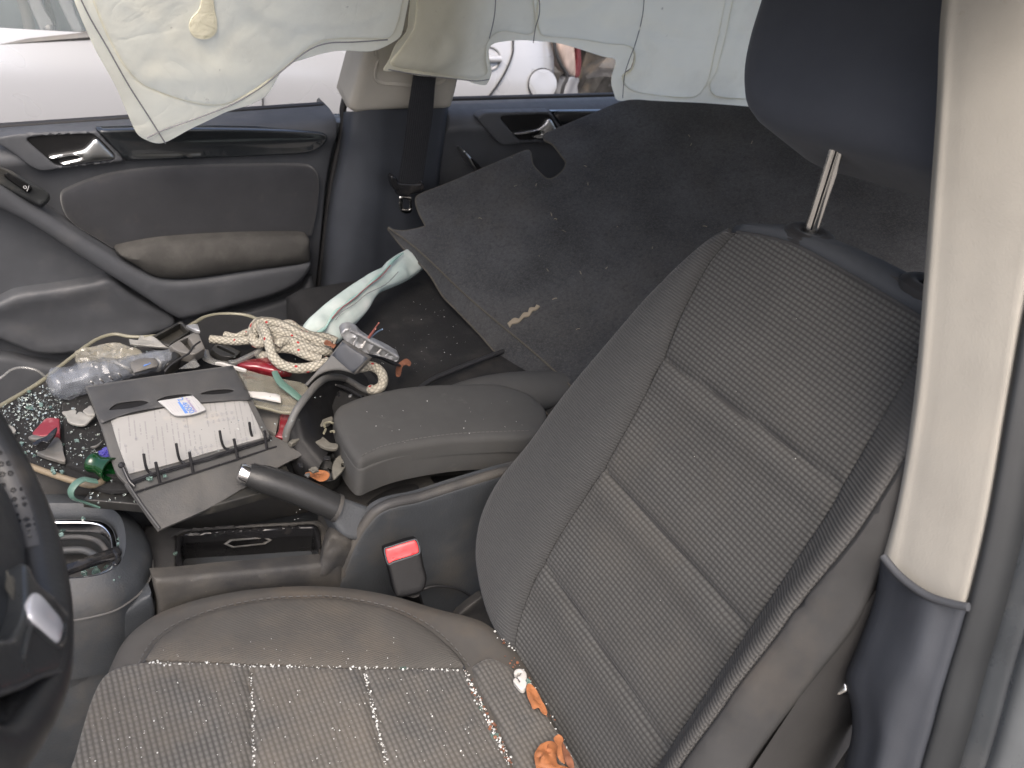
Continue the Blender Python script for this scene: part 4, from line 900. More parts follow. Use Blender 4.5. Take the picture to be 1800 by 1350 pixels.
# straw bits on the felt
ms = []
for i in range(46):
    px, py = 760+random.random()*830, 230+random.random()*430
    if py < 330-.35*(px-740) or px < 760+(py-380)*1.1 or (px > 1180 and py > 420) or py > 640-(px-900)*.7+120: continue
    p = at(px, py, pl=FP)+FP[1]*.004; d = Vector((random.uniform(-1, 1), random.uniform(-1, 1), 0)); d = (d-FP[1]*d.dot(FP[1])).normalized()
    l = random.uniform(.001, .0045)
    ms.append(tubemesh([p-d*l, p+FP[1]*.001, p+d*l], random.uniform(.0003, .0006), 5))
link('straw_bits', join(ms), M['straw'], None, label='loose straw and lint scattered over the dark felt panel', cat='straw', kind='stuff')
# rear bench under the felt
t = thing('rear_seat', 'dark rear bench seat hidden under the felt panel', 'car seat', (.65, 0, 0))
box('seat_cushion', (.62, 0, .20), (.46, 1.22, .24), M['seatdark'], t, bev=.05, seg=3)
box('backrest', (1.02, 0, .42), (.14, 1.22, .50), M['seatdark'], t, Matrix.Rotation(rad(18), 3, 'Y'), .05, 3)

# ================================================================== passenger seat (folded flat)
t = thing('passenger_seat', 'passenger seat folded flat in dark cloth under the pile of debris', 'car seat', (-.3, .33, 0))
fill('cushion', [Vector(p) for p in [(-.86, .085, .372), (-.86, .18, .372), (-.64, .215, .372), (-.54, .29, .372), (-.42, .385, .372), (-.28, .41, .372), (-.12, .41, .372), (-.10, .085, .372)]], M['seatside'], t, n=(0, 0, 1), th=.17, sp=.02, r=.028)
fill('cushion_insert', [Vector(p) for p in [(-.82, .125, .398), (-.82, .16, .398), (-.62, .19, .398), (-.52, .26, .398), (-.40, .34, .398), (-.2, .36, .398), (-.2, .125, .398)]], M['cushweave'], t, n=(0, 0, 1), th=.02, sp=.02, r=.006, uax=(0, 1, 0))
fill('backrest', [Vector(p) for p in [(-.16, .13, .372), (-.16, .54, .372), (.10, .56, .385), (.42, .52, .40), (.46, .33, .405), (.42, .13, .40)]], M['carpet'], t, n=(-.05, 0, 1), th=.09, sp=.02, r=.02)
tube('backrest_bolster', crv([(-.06, .125, .372), (.0, .118, .388), (.08, .11, .398), (.18, .105, .40), (.34, .105, .40)], 5), lambda s: .030+.012*math.sin(math.pi*min(1, s*1.3)), M['armrest'], t, 14, flat=.8)
tube('piping', tr([(736, 684), (760, 667), (800, 650), (835, 636), (872, 622), (900, 612)], 5, False, z=.412), .004, M['rubber'], t)

# ================================================================== centre console
cc = thing('centre_console', 'dusty black centre console with open storage tray, chrome gear surround and cloth armrest', 'console', (-.35, -.01, 0))
# side wall behind the handbrake
wl = [(590, 1040, 1), (608, 990), (628, 945), (655, 908), (675, 894), (700, 886), (735, 879), (800, 858), (873, 836), (960, 812, 1), (990, 1180, 1), (880, 1160), (800, 1100), (700, 1075), (620, 1055)]
fill('side_wall', tr(wl, y=-.088), M['console'], cc, n=(0, -1, 0), th=.02, sp=.012, r=.004)
tube('wall_rim', tr([(594, 1036), (610, 985), (630, 942), (656, 904), (677, 890), (702, 882), (737, 875), (800, 855), (873, 833), (960, 808)], 6, False, y=-.084), .0075, M['consoledusty'], cc, 10)
tube('wall_groove', tr([(611, 1030), (630, 985), (652, 942), (675, 911), (692, 900), (735, 889), (800, 869), (872, 847)], 6, False, y=-.0885), .0012, M['rubber'], cc, 6)
# body of the tunnel
box('tunnel', (-.20, 0, .14), (1.3, .17, .27), M['console'], cc, bev=.03)
fill('rear_top', tr([(560, 890, 1), (575, 862), (598, 828), (618, 815), (640, 812), (760, 806), (920, 800, 1), (930, 825, 1), (873, 842), (800, 862), (735, 884), (690, 896), (668, 908), (640, 950), (600, 940)], z=.335), M['consoledusty'], cc, n=(0, 0, 1), th=.06, sp=.012, r=.006)
fill('rear_pocket', tr([(646, 886), (660, 873), (690, 858), (715, 851), (733, 853), (736, 862), (725, 873), (700, 882), (668, 892)], z=.3425), M['rubber'], cc, n=(0, 0, 1), th=.004, sp=.008, r=.001, dz=lambda P, D: -.0*D)
fill('rear_slot', tr([(757, 838, 1), (880, 830, 1), (880, 842), (773, 857, 1)], z=.3435), M['void'], cc, n=(0, 0, 1), th=.004, sp=.01, r=.001)
# storage tray
TZ = .312
outer = [(309, 948), (318, 939), (335, 936), (430, 929), (545, 923), (557, 926), (563, 938), (566, 970), (568, 985, 1), (480, 992), (330, 1004), (316, 1001), (308, 985)]
inner = [(322, 946), (330, 942), (440, 936), (547, 930), (552, 936), (557, 958), (559, 977), (553, 981), (440, 990), (334, 1000), (324, 996), (318, 970)]
fill('tray_frame', tr(outer, z=TZ+.004), M['blackgloss'], cc, n=(0, 0, 1), th=.012, sp=.01, r=.003, holes=[tr(inner, z=TZ+.004)])
ip = tr(inner, z=TZ+.002)
rows = [[p for p in ip+[ip[0]]], [p+Vector((0, 0, -.05)) for p in ip+[ip[0]]]]
link('tray_wall', gridmesh(rows), M['trayblack'], cc)
top = [(255, 925, 1), (320, 930, 1), (560, 916, 1), (580, 920, 1), (590, 985, 1), (570, 990, 1), (300, 1013, 1), (262, 1016, 1), (250, 960, 1)]
fill('tray_surround', tr(top, z=TZ), M['consoledusty'], cc, n=(0, 0, 1), th=.045, sp=.012, r=.003, holes=[tr([(309, 941), (335, 934), (545, 922), (560, 926), (566, 985, 1), (330, 1003, 1), (309, 1000)], 1, z=TZ)], back=False)
bm_me = fillmesh([p+Vector((0, 0, -.046)) for p in ip], n=(0, 0, 1), th=.004, sp=.02, r=0); link('tray_floor', bm_me, M['trayblack'], cc)
bp3 = (at(440, 945, z=TZ-.004), Vector((.1, -.75, .66)).normalized())
hd = [(394, 956, 1), (405, 948, 1), (467, 943, 1), (479, 949, 1), (466, 957, 1), (409, 963, 1)]
fill('drawer_lip', tr(hd, pl=bp3), M['greyplastic'], cc, n=bp3[1], th=.004, sp=.006, r=.0015, holes=[tr([(401, 956, 1), (408, 951, 1), (465, 946.5, 1), (472, 950, 1), (463, 954.5, 1), (411, 960, 1)], pl=bp3)])
fill('coin_mat', tr([(328, 1001), (340, 994), (370, 990), (425, 986), (436, 990), (445, 994), (400, 998)], z=TZ-.03), M['greyplastic'], cc, n=(0, 0, 1), th=.006, sp=.01, r=.002)
# side of the tunnel below the tray
fill('tunnel_side', tr([(268, 1014, 1), (300, 1012), (560, 988, 1), (600, 985, 1), (600, 1080, 1), (420, 1090, 1), (290, 1110), (278, 1060)], y=-.086), M['consoledusty'], cc, n=(0, -1, .2), th=.02, sp=.014, r=.006)
fill('handbrake_gaiter', tr([(555, 1020), (562, 985), (572, 950), (590, 935), (620, 950), (612, 980), (596, 1010), (580, 1035)], y=-.082), M['consoledusty'], cc, n=(-.4, -1, .4), th=.03, sp=.008, r=.006, bulge=.01, bw=.02, dz=crumple(.006, 60, 4))
# gear selector housing
GZ = .352
gs = [(-120, 850), (0, 852), (60, 853), (95, 861), (133, 873), (187, 893), (227, 913), (252, 936), (265, 962), (268, 985), (264, 1008), (245, 1038), (205, 1066), (160, 1080), (110, 1088), (40, 1094), (-120, 1096)]
ringo = [(-60, 916), (0, 915), (90, 914), (150, 914), (180, 918), (197, 929), (204, 945), (207, 965), (205, 990), (196, 1008), (178, 1018), (150, 1023), (90, 1026), (-60, 1030)]
ringi = [(-55, 923), (0, 922), (90, 921), (150, 921), (174, 925), (187, 935), (194, 948), (196, 966), (195, 986), (187, 1000), (172, 1009), (148, 1014), (90, 1017), (-55, 1021)]
fill('gear_housing', tr(gs, z=GZ-.026), M['console'], cc, n=(0, 0, 1), th=.06, sp=.011, r=.026, holes=[], back=True, dz=None) if False else None
def gear_dz(P, D): return np.zeros(len(P))
hous = fillmesh(tr(gs, z=GZ-.024), n=(0, 0, 1), th=.10, sp=.011, r=.024, holes=[tr(ringo, z=GZ-.002)])
link('gear_housing', hous, M['console'], cc)
tube('housing_line', tr([(268, 985), (266, 1012), (247, 1042), (207, 1071), (160, 1085), (110, 1093), (40, 1099)], 5, False, z=GZ-.028), .0014, M['stitch'], cc, 6)
fill('chrome_ring', tr(ringo, z=GZ+.004), M['chrome'], cc, n=(0, 0, 1), th=.012, sp=.01, r=.0022, holes=[tr(ringi, z=GZ+.004)])
rp = tr(ringi, z=GZ-.002)
link('well_wall', gridmesh([rp+[rp[0]], [p+Vector((0, 0, -.055)) for p in rp+[rp[0]]]]), M['console'], cc)
fill('well_floor', [p+Vector((0, 0, -.05)) for p in rp], M['consoledusty'], cc, n=(0, 0, 1), th=.004, sp=.02, r=0)
tube('well_ridge', tr([(60, 952), (110, 945), (150, 945), (175, 954), (190, 972), (198, 985)], 6, False, z=GZ-.014), .0035, M['consoledusty'], cc, 8)
tube('well_ridge', tr([(60, 975), (110, 968), (150, 968), (180, 985)], 6, False, z=GZ-.030), .005, M['console'], cc, 8)
a, b = at(95, 1010, z=GZ+.012), at(210, 969, z=GZ+.010)
box('broken_trim_bar', a.lerp(b, .5), ((b-a).length, .012, .010), M['blackgloss'], cc, frame(b-a), .0025)
fill('broken_trim_tip', tr([(197, 968), (206, 961), (213, 970), (210, 976), (213, 984), (205, 994), (197, 990), (203, 980)], z=GZ+.014), M['blackgloss'], cc, n=(0, 0, 1), th=.01, sp=.005, r=.0015)
fill('lower_side', tr([(-100, 1104, 1), (110, 1101), (162, 1093), (210, 1077), (245, 1052), (266, 1042, 1), (272, 1070, 1), (270, 1120, 1), (200, 1240, 1), (100, 1300, 1), (-100, 1330, 1)], y=-.080), M['console'], cc, n=(0, -1, .1), th=.02, sp=.016, r=.004)
tube('side_seam', tr([(120, 1085), (150, 1105), (185, 1128), (215, 1140)], 6, False, y=-.0815), .0013, M['stitch'], cc, 6)
# armrest
ao = tr([(586, 742), (592, 723), (612, 712), (640, 702), (690, 690), (735, 684), (800, 681), (870, 681), (905, 689), (935, 702), (960, 730), (950, 762), (925, 776), (880, 777), (800, 781), (733, 790), (690, 799), (655, 810), (632, 818), (616, 802), (600, 775)], z=.432)
ar = fill('armrest_lid', ao, M['armrest'], cc, n=(0, 0, 1), th=.018, sp=.010, r=.007, bulge=.003, bw=.05)
lowr = tr([(600, 752), (606, 738), (640, 720), (690, 705), (735, 698), (800, 693), (900, 700), (955, 740), (940, 795), (905, 826), (877, 832), (800, 836), (720, 839), (668, 840), (648, 838), (630, 828), (620, 812)], z=.392)
skirt = tr([(586, 743), (592, 724), (612, 713), (640, 703), (690, 691), (735, 685), (800, 682), (870, 682), (905, 690), (935, 703), (962, 730), (952, 763), (927, 778), (880, 779), (800, 784), (733, 794), (690, 804), (657, 816), (633, 824), (614, 806), (599, 778)], z=.428)
fill('armrest_base', [p+Vector((0, 0, -.004)) for p in skirt], M['armrest'], cc, n=(0, 0, 1), th=.040, sp=.014, r=.003, back=True)
link('stitching', dashes([p+Vector((0, 0, .009)) for p in tr([(634, 811), (668, 795), (700, 787), (735, 780), (800, 771.5), (880, 767.5), (930, 766)], 8, False, z=.432)], .004, .0025, .0006), M['stitch'], ar)

# handbrake
hb = thing('handbrake', 'raised black leather handbrake lever with chrome button', 'handbrake lever', tuple(at(640, 930, z=.33)))
p0, p1, p2 = at(436, 834, z=.432), at(592, 893, z=.385), at(690, 950, z=.335)
ax = (p1-p0).normalized()
def hbr(l, t): return 1+.14*math.cos(2*t)
gpth = [p0.lerp(p1, s)+Vector((0, 0, .004*math.sin(s*math.pi))) for s in np.linspace(0, 1, 16)]
tube('grip', [gpth[0]]+gpth[1:], lambda s: .0180*(.80+.20*min(1, s*6))*(1+.05*math.sin(s*3)), M['leather'], hb, 20, flat=.92)
tube('grip_collar', [gpth[-1]-ax*.003, gpth[-1], gpth[-1]+ax*.002], .0195, M['consoledusty'], hb, 20, flat=.92)
link('release_button', lathemesh([(.0, .0), (.0, .0095), (.004, .0115), (.016, .0120)], p0-ax*.012, ax, 20), M['chrome'], hb)
tube('grip_seam', [p+Vector((.0, .003, .0178)) for p in gpth[1:]], .0009, M['rubber'], hb, 6)
fill('lever_arm', tr([(594, 872, 1), (640, 888), (668, 898, 1), (650, 925), (632, 952, 1), (600, 942), (580, 912), (574, 902, 1)], pl=(p1, Vector((0, -.8, .6)).normalized())), M['console'], hb, n=(0, -.8, .6), th=.028, sp=.008, r=.006)

# buckle
bk = thing('belt_buckle', 'black seat belt buckle with bright red release button beside the driver cushion', 'belt buckle', tuple(at(720, 1040, y=-.125)))
BP = (at(707, 970, z=.37), Vector((-.25, -.80, .55)).normalized())
fill('buckle_body', tr([(674, 966), (680, 962), (728, 947), (736, 951), (741, 972), (745, 995), (750, 1015), (747, 1032), (738, 1042), (700, 1050), (692, 1038), (684, 1005)], pl=BP), M['void'], bk, n=BP[1], th=.022, sp=.006, r=.004)
fill('red_button', tr([(677.5, 967), (684, 963.5), (726, 950), (732, 953), (736, 969), (730, 974), (692, 986), (683, 989)], pl=(BP[0]+BP[1]*.0035, BP[1])), M['red'], bk, n=(BP[1]+Vector((0, 0, .8))).normalized(), th=.006, sp=.005, r=.0015)
tube('button_frame', tr([(676, 966), (683, 962), (728, 948.5), (734, 952), (738, 970), (731, 975.5), (692, 988.5), (682, 991)], pl=(BP[0]+BP[1]*.004, BP[1])), .0011, M['plastic'], bk, 6, closed=True)
tube('stalk', [at(720, 1040, pl=(BP[0]-BP[1]*.01, BP[1])), at(735, 1080, y=-.125), at(745, 1120, y=-.12)], .014, M['void'], bk, 10, flat=.5)
link('moulding_line', dashes(tr([(704, 1025), (720, 1021), (738, 1013)], 4, False, pl=(BP[0]+BP[1]*.0042, BP[1])), .03, .0, .0005), M['greyplastic'], bk)
t = tube('buckle_cable', tr([(735, 1040), (760, 1031), (790, 1032), (815, 1040), (838, 1056)], 6, False, y=-.108), .0022, M['rubber'], None, 6, label='thin black cable running from the red belt buckle along the console', cat='cable')
t = thing('seat_hinge_cover', 'dusty grey hinge cover between the cushion and driver backrest', 'hinge cover', tuple(at(830, 1080, y=-.15)))
fill('cover', tr([(800, 1085), (838, 1052), (850, 1048), (862, 1075), (880, 1110), (900, 1135), (860, 1110), (830, 1092)], y=-.15), M['consoledusty'], t, n=(-.3, -1, .3), th=.015, sp=.006, r=.003)

# ================================================================== steering wheel
ws = thing('steering_wheel', 'black leather steering wheel with silver spoke accents at the left edge', 'steering wheel', (-.677, -.4265, .827))
WC = Vector((-.6766, -.4265, .8272)); WT = .4039
WA = Vector((math.cos(WT), 0, math.sin(WT))); W1 = Vector((0, 1, 0)); W2 = WA.cross(W1)   # W2: up the wheel is -W2 or +W2
Rm = .187-.0165
def wp(a, r, d=0.): return WC+(W1*math.cos(a)+W2*math.sin(a))*r+WA*d
def rimr(u): return .0165
rows = []
for i in range(96):
    a = 2*math.pi*i/96; rw = []
    for j in range(20):
        b = 2*math.pi*j/20
        rw.append(wp(a, Rm+.0165*math.cos(b), .0175*math.sin(b)))
    rows.append(rw)
me = gridmesh(rows+[rows[0]], True)
rim = link('rim', me, M['leather'], ws)
link('rim_grip', None, None) if False else None
def part_rim(name, a0, a1, b0, b1, mat, lift=.0009):
    rows = [[wp(a, Rm+(.0165+lift)*math.cos(b), (.0175+lift)*math.sin(b)) for b in np.linspace(b0, b1, 14)] for a in np.linspace(a0, a1, 40)]
    link(name, gridmesh(rows), mat, rim)
# thicker rim: replace the plain torus by one with the real, oval section
RA, RB = .0152, .0165; Rm = .187-RA
# the rim is not a true circle: it is flattened towards the driver's lap
_sil = [(-60, 632), (10, 750), (47, 810), (70, 860), (91, 907), (106, 954), (117, 1002), (128, 1058), (133, 1127), (130, 1200), (123, 1233), (106, 1275), (90, 1303), (57, 1350), (20, 1395)]
_pa, _pr = [], []
for q in _sil:
    p = at(q[0], q[1], pl=(WC+WA*RB*.7, WA))-WC; _pa.append(math.degrees(math.atan2(p.dot(W2), p.dot(W1))) % 360); _pr.append(p.dot(WA)*0+math.hypot(p.dot(W1), p.dot(W2)))
_o = np.argsort(_pa); _pa = np.array(_pa)[_o]; _pr = np.array(_pr)[_o]
_pa = np.concatenate([[0, _pa[0]-30], _pa, [_pa[-1]+25, 360]]); _pr = np.concatenate([[.187, .187], _pr, [.187, .187]])
def rout(a):
    d = math.degrees(a) % 360
    return float(np.mean([np.interp(d+k, _pa, _pr) for k in (-6, -3, 0, 3, 6)]))
rows = []
for i in range(129):
    a = 2*math.pi*i/128
    rows.append([wp(a, rout(a)-RA+RA*math.cos(b), RB*math.sin(b)) for b in np.linspace(0, 2*math.pi, 21)[:-1]])
rim.data = gridmesh(rows, True); rim.data.name = 'rim'; rim.data.materials.append(M['leather']); rim.data.transform(Matrix.Translation(-base_of(ws)))
for p in rim.data.polygons: p.use_smooth = True
def part_rim(name, a0, a1, b0, b1, mat, lift=.0009):
    a0, a1, b0, b1 = map(rad, (a0, a1, b0, b1))
    rows = [[wp(a, rout(a)-RA+(RA+lift*math.sin(math.pi*min(1, max(0, (b-b0)/(b1-b0)))))*math.cos(b), (RB+lift)*math.sin(b)) for b in np.linspace(b0, b1, 18)] for a in np.linspace(a0, a1, 60)]
    link(name, gridmesh(rows), mat, rim)
part_rim('perforated_grip', 278, 352, 150, 238, M['perf'])
part_rim('perforated_grip', 196, 238, 150, 238, M['perf'])
def wpl(px, py, d): return at(px, py, pl=(WC+WA*d, WA))
def wc(pts, d, k=4, closed=True): return [wpl(p.x, p.y, d) for p in sm(pts, k, closed)]
fill('spoke', wc([(38, 990), (56, 1024), (92, 1056), (116, 1085), (125, 1128), (122, 1168), (112, 1181), (95, 1184), (70, 1192), (35, 1208), (0, 1222), (-70, 1245, 1), (-90, 1120, 1), (0, 1128), (22, 1112), (38, 1065)], .0125), M['wheelgloss'], ws, n=WA, th=.02, sp=.006, r=.003)
ac = [(48, 1074), (50, 1053), (60, 1043), (78, 1060), (106, 1097), (105, 1122), (100, 1131), (90, 1125), (73, 1110), (53, 1089)]
fill('spoke_accent', wc(ac, .0155), M['silverplastic'], ws, n=WA, th=.006, sp=.004, r=.0015, dz=lambda P, D: .002*np.clip(D/.006, 0, 1))
tube('spoke_ridge', wc([(40, 1155), (48, 1120), (54, 1104), (64, 1108), (90, 1131), (103, 1138), (112, 1122), (112, 1098)], .0158, 5, False), .0016, M['wheelgloss'], ws, 6)
tube('spoke_edge', wc([(-20, 1225), (35, 1207), (70, 1190), (97, 1183), (114, 1180), (123, 1165), (126, 1125), (116, 1082), (92, 1052)], .0150, 5, False), .0013, M['consoledusty'], ws, 6)
hub = fill('hub', wc([(-170, 740), (-90, 790), (-20, 852), (8, 902), (25, 955), (31, 1000), (28, 1055), (15, 1103), (-5, 1128), (-70, 1165), (-160, 1180)], -.004), M['wheelmatte'], ws, n=WA, th=.035, sp=.008, r=.006, bulge=.004, bw=.05)
tube('hub_trim', wc([(-40, 1158), (-10, 1141), (5, 1132), (18, 1121)], .004, 5, False), .0016, M['chrome'], ws, 6)
a, b = wpl(17, 1053, .0088), wpl(21, 1004, .0088)
xd = (b-a).normalized()
link('hub_lettering', textmesh('AIRBAG', .0125, Matrix.Translation(a.lerp(b, .5)) @ frame(xd, WA).to_4x4() @ Matrix.Diagonal((.46, 1, 1, 1)), .0002), M['dustyplate'], hub)
tube('column', [WC-WA*.02, WC-WA*.16, WC-WA*.3], .045, M['pillarblack'], ws, 16)

# ================================================================== debris on the passenger side
MZ = .412
def zt(pts, z, k=4, closed=True): return tr(pts, k, closed, z=z)
mo = [(-140, 795, 1), (60, 679), (100, 649), (131, 625), (150, 610), (175, 595), (202, 588), (228, 592), (262, 592), (310, 585), (340, 569), (362, 557), (395, 552), (430, 554), (455, 562), (520, 585), (600, 625), (650, 680), (600, 745), (520, 800, 1), (300, 850), (200, 862), (160, 853), (130, 846), (90, 833), (45, 817), (-140, 760, 1)]
t = thing('boot_mat', 'thin black boot mat with pale rolled edge lying over the passenger seat', 'mat', tuple(at(250, 720, z=MZ-.006)))
fill('mat', zt(mo, MZ), M['carpet'], t, n=(0, 0, 1), th=.005, sp=.014, r=.001, dz=wav(.002, 9, 4))
tube('edge_bead', zt(mo[:15], MZ+.001, 6, False), .0032, M['bead'], t, 8)
tube('edge_bead', zt([(-140, 758), (45, 817), (90, 833), (130, 846), (160, 853), (180, 846), (181, 836)], MZ+.001, 6, False), .0040, M['tan'], t, 10)
tube('clear_tube', crv([at(-60, 705, z=.405), at(0, 665, z=.425), at(20, 650, z=.43), at(40, 646, z=.43), at(64, 651, z=.427), at(82, 664, z=.414)], 6), .0019, M['clearpl'], None, 8, label='clear thin plastic tube curving over the mat edge next to the door', cat='tube')
fill('felt_offcut', zt([(109, 703, 1), (150, 690), (330, 650, 1), (420, 720, 1), (300, 860, 1), (153, 831, 1), (116, 816, 1)], MZ+.006), M['carpet'], None, n=(0, 0, 1), th=.005, sp=.012, r=.001, dz=wav(.002, 14, 9), label='small black felt offcut lying under the open ring binder', cat='felt piece')
fill('plastic_tray_lid', zt([(146, 880, 1), (180, 837, 1), (240, 822), (480, 780, 1), (520, 850, 1), (350, 896), (262, 891), (240, 888, 1)], .402), M['blackdusty'], None, n=(0, 0, 1), th=.010, sp=.012, r=.002, label='flat black plastic lid jutting out beneath the front of the binder', cat='plastic lid')

# ring binder
t = thing('ring_binder', 'open dark grey ring binder with a printed form and a white card in its pocket', 'binder', tuple(at(350, 830, z=.42)))
h1, h2 = at(222, 858, z=.432), at(476, 762, z=.432)
B1 = plane3(at(150, 680, z=.474), at(411, 643, z=.474), (h1+h2)/2)
B2 = plane3(h1, h2, at(278, 931, z=.402))
def b1(pts, o=0., k=4, closed=True): return [at(p.x, p.y, pl=(B1[0]+B1[1]*o, B1[1])) for p in sm(pts, k, closed)]
def b2(pts, o=0., k=4, closed=True): return [at(p.x, p.y, pl=(B2[0]+B2[1]*o, B2[1])) for p in sm(pts, k, closed)]
qb = lambda L: [(150+.23333*p[0], 620+.23333*p[1])+tuple(p[2:]) for p in L]
fill('back_cover', b1(qb([(0, 252, 1), (550, 172), (1112, 95, 1), (1250, 345), (1385, 605, 1), (1385, 640, 1), (900, 790), (320, 1000, 1), (225, 890), (120, 560)])), M['binderdark'], t, n=B1[1], th=.004, sp=.012, r=.001)
fl = fill('front_flap', b2(qb([(300, 985, 1), (700, 850), (1385, 612, 1), (1500, 665), (1640, 700), (1785, 712, 1), (1500, 840), (1215, 1010), (900, 1190), (552, 1338, 1), (440, 1180)]), 0), M['binderdark'], t, n=B2[1], th=.004, sp=.010, r=.001, dz=wav(.0025, 12, 5))
tube('flap_edge', b2(qb([(330, 1000), (440, 1165), (560, 1325)]), .0018, 4, False), .0018, M['binder'], t, 6)
slits = [[(182, 428), (235, 398), (330, 380), (420, 368), (474, 372), (420, 392), (330, 412), (240, 424)], [(540, 362), (600, 340), (700, 322), (780, 316), (808, 320), (770, 335), (690, 345), (600, 358)], [(866, 312), (930, 296), (1030, 285), (1090, 283), (1118, 289), (1060, 303), (960, 312)]]
slits = [[(x, sum(q[1] for q in s_)/len(s_)+(x-sum(q[0] for q in s_)/len(s_))*k_+(y-(sum(q[1] for q in s_)/len(s_)+(x-sum(q[0] for q in s_)/len(s_))*k_))*1.6) for x, y in s_] for s_, k_ in zip(slits, (-.19, -.16, -.09))]
pk = fill('pocket', b1(qb([(14, 262, 1), (550, 182), (1106, 106, 1), (1180, 230), (1252, 352, 1), (1050, 365), (700, 395), (400, 440), (230, 490), (122, 530, 1), (60, 380)]), .0055), M['binder'], t, n=B1[1], th=.0006, sp=.010, r=.0006, holes=[b1(qb(s), .0055) for s in slits], dz=wav(.0015, 14, 8))
fill('slit_shade_sheet', b1(qb([(120, 400, 1), (560, 300), (1130, 240, 1), (1200, 345, 1), (700, 390), (230, 470, 1)]), .0042), M['void'], pk, n=B1[1], th=.0006, sp=.02, r=0)  # black sheet added behind the slits in place of the shade inside
fill('printed_sheet', b1(qb([(190, 500, 1), (420, 455), (700, 400), (1215, 352, 1), (1290, 520), (1345, 640, 1), (900, 760), (640, 840), (330, 912, 1), (250, 700)]), .0028), M['printed'], t, n=B1[1], th=.0015, sp=.010, r=.0004, uax=(1, -.1, 0), dz=wav(.0015, 12, 31))
# tick boxes on the form
ms = []
for (x, y) in [(908, 480), (955, 475), (990, 470), (1025, 463), (1063, 455), (1103, 450), (922, 523), (967, 518), (1003, 510), (1040, 505), (1077, 500), (1115, 492), (742, 508), (753, 552), (382, 648), (505, 634), (785, 738), (825, 727), (868, 718), (906, 707), (948, 700), (810, 765), (845, 757), (880, 748), (920, 740), (1075, 675), (1150, 660), (1190, 655), (1220, 650), (298, 700)]:
    s = 7; ms.append(tubemesh(b1(qb([(x-s, y-s), (x+s, y-s-2), (x+s+2, y+s-2), (x-s+2, y+s)]), .0052, 1), .00022, 4, True))
bx = join(ms); sheet = [o for o in t.children if o.name.startswith('printed_sheet')][0]; bx.transform(Matrix.Translation(-base_of(sheet)))
sheet.data.materials.append(M['ink']); k0 = len(sheet.data.polygons)
bm = bmesh.new(); bm.from_mesh(sheet.data); bm.from_mesh(bx); bm.faces.ensure_lookup_table()
for f in bm.faces[k0:]: f.material_index = 1
bm.to_mesh(sheet.data); bm.free()
cdp = [(548, 368, 1), (690, 345), (808, 325, 1), (860, 375), (910, 432, 1), (850, 455), (780, 472), (690, 476), (645, 455), (600, 410)]
cdo = fill('white_card', b1(qb(cdp), .0085), M['card'], t, n=B1[1], th=.0008, sp=.008, r=.0002, dz=lambda P, D: .001*np.ones(len(P)))
def onb(x, y, o): p = qb([(x, y)])[0]; return at(p[0], p[1], pl=(B1[0]+B1[1]*o, B1[1]))
def card_text(s, a, b, size, mat, name):
    A, B_ = onb(*a, .0104), onb(*b, .0104); d = (B_-A)
    link(name, textmesh(s, size, Matrix.Translation((A+B_)/2) @ frame(d, B1[1]).to_4x4(), .0001), M[mat], cdo)
card_text('2 4000', (715, 352), (800, 445), .0105, 'blueink', 'phone_number')
card_text('e Assistance', (764, 345), (835, 440), .0052, 'purpleink', 'card_heading')
fill('blue_bar', [onb(x, y, .0099) for x, y in [(695, 372), (712, 370), (775, 452), (752, 458)]], M['blueink'], cdo, n=B1[1], th=.0002, sp=.01, r=0)
ms = [tubemesh([onb(x, y, .0100), onb(x+60, y+70, .0100)], .00016, 4) for x, y in [(600, 378), (622, 376), (645, 376), (668, 372)]]
ms.append(tubemesh([onb(x, y, .0100) for x, y in [(800, 345), (862, 425), (850, 440), (780, 458)]], .0002, 4))
link('card_lines', join(ms), M['ink'], cdo)
# ring mechanism
tube('ring_bar', b2(qb([(335, 975), (600, 885), (935, 790), (1300, 670), (1400, 640)]), .005, 5, False), .0022, M['ringmetal'], t, 8)
tube('ring_bar', b2(qb([(345, 985), (600, 900), (935, 803), (1300, 686), (1400, 652)]), .0035, 5, False), .0014, M['ringmetal'], t, 8)
tube('plate_edge', b2(qb([(372, 1052), (560, 990), (900, 880), (1440, 705)]), .003, 5, False), .0012, M['ringmetal'], t, 6)
def ring(foot, top, bend):
    f = at(*qb([foot])[0], pl=(B2[0]+B2[1]*.004, B2[1])); 
    pts = [f]
    for (q, h) in bend: pts.append(at(*qb([q])[0], pl=(B2[0]+B2[1]*h, B2[1])))
    pts.append(at(*qb([top])[0], pl=(B2[0]+B2[1]*.026, B2[1])))
    tube('ring', crv(pts, 6), .0017, M['ringmetal'], t, 8)
ring((1290, 655), (1236, 525), [((1262, 640), .006), ((1245, 590), .016)])
ring((1080, 728), (1012, 588), [((1045, 712), .006), ((1025, 660), .016)])
ring((748, 832), (684, 684), [((715, 812), .006), ((697, 760), .016)])
ring((495, 905), (440, 762), [((470, 890), .006), ((452, 840), .016)])
for a, b in [((1368, 728), (1350, 588)), ((1148, 795), (1120, 650)), ((812, 900), (784, 750)), ((562, 980), (530, 826))]:
    f = at(*qb([a])[0], pl=(B2[0]+B2[1]*.003, B2[1])); g = at(*qb([b])[0], pl=(B2[0]+B2[1]*.024, B2[1]))
    tube('ring', [f, f.lerp(g, .5), g], .0019, M['ringmetal'], t, 8)
tube('lever_latch', b2(qb([(268, 850), (285, 865), (305, 910), (335, 970), (360, 995), (372, 1008)]), .006, 4, False), .0022, M['ringmetal'], t, 8)
link('latch_rivet', lathemesh([(0, 0), (0, .004), (.003, .0035), (.0035, 0)], at(*qb([(272, 850)])[0], pl=(B2[0]+B2[1]*.006, B2[1])), B2[1], 12), M['ringmetal'], t)

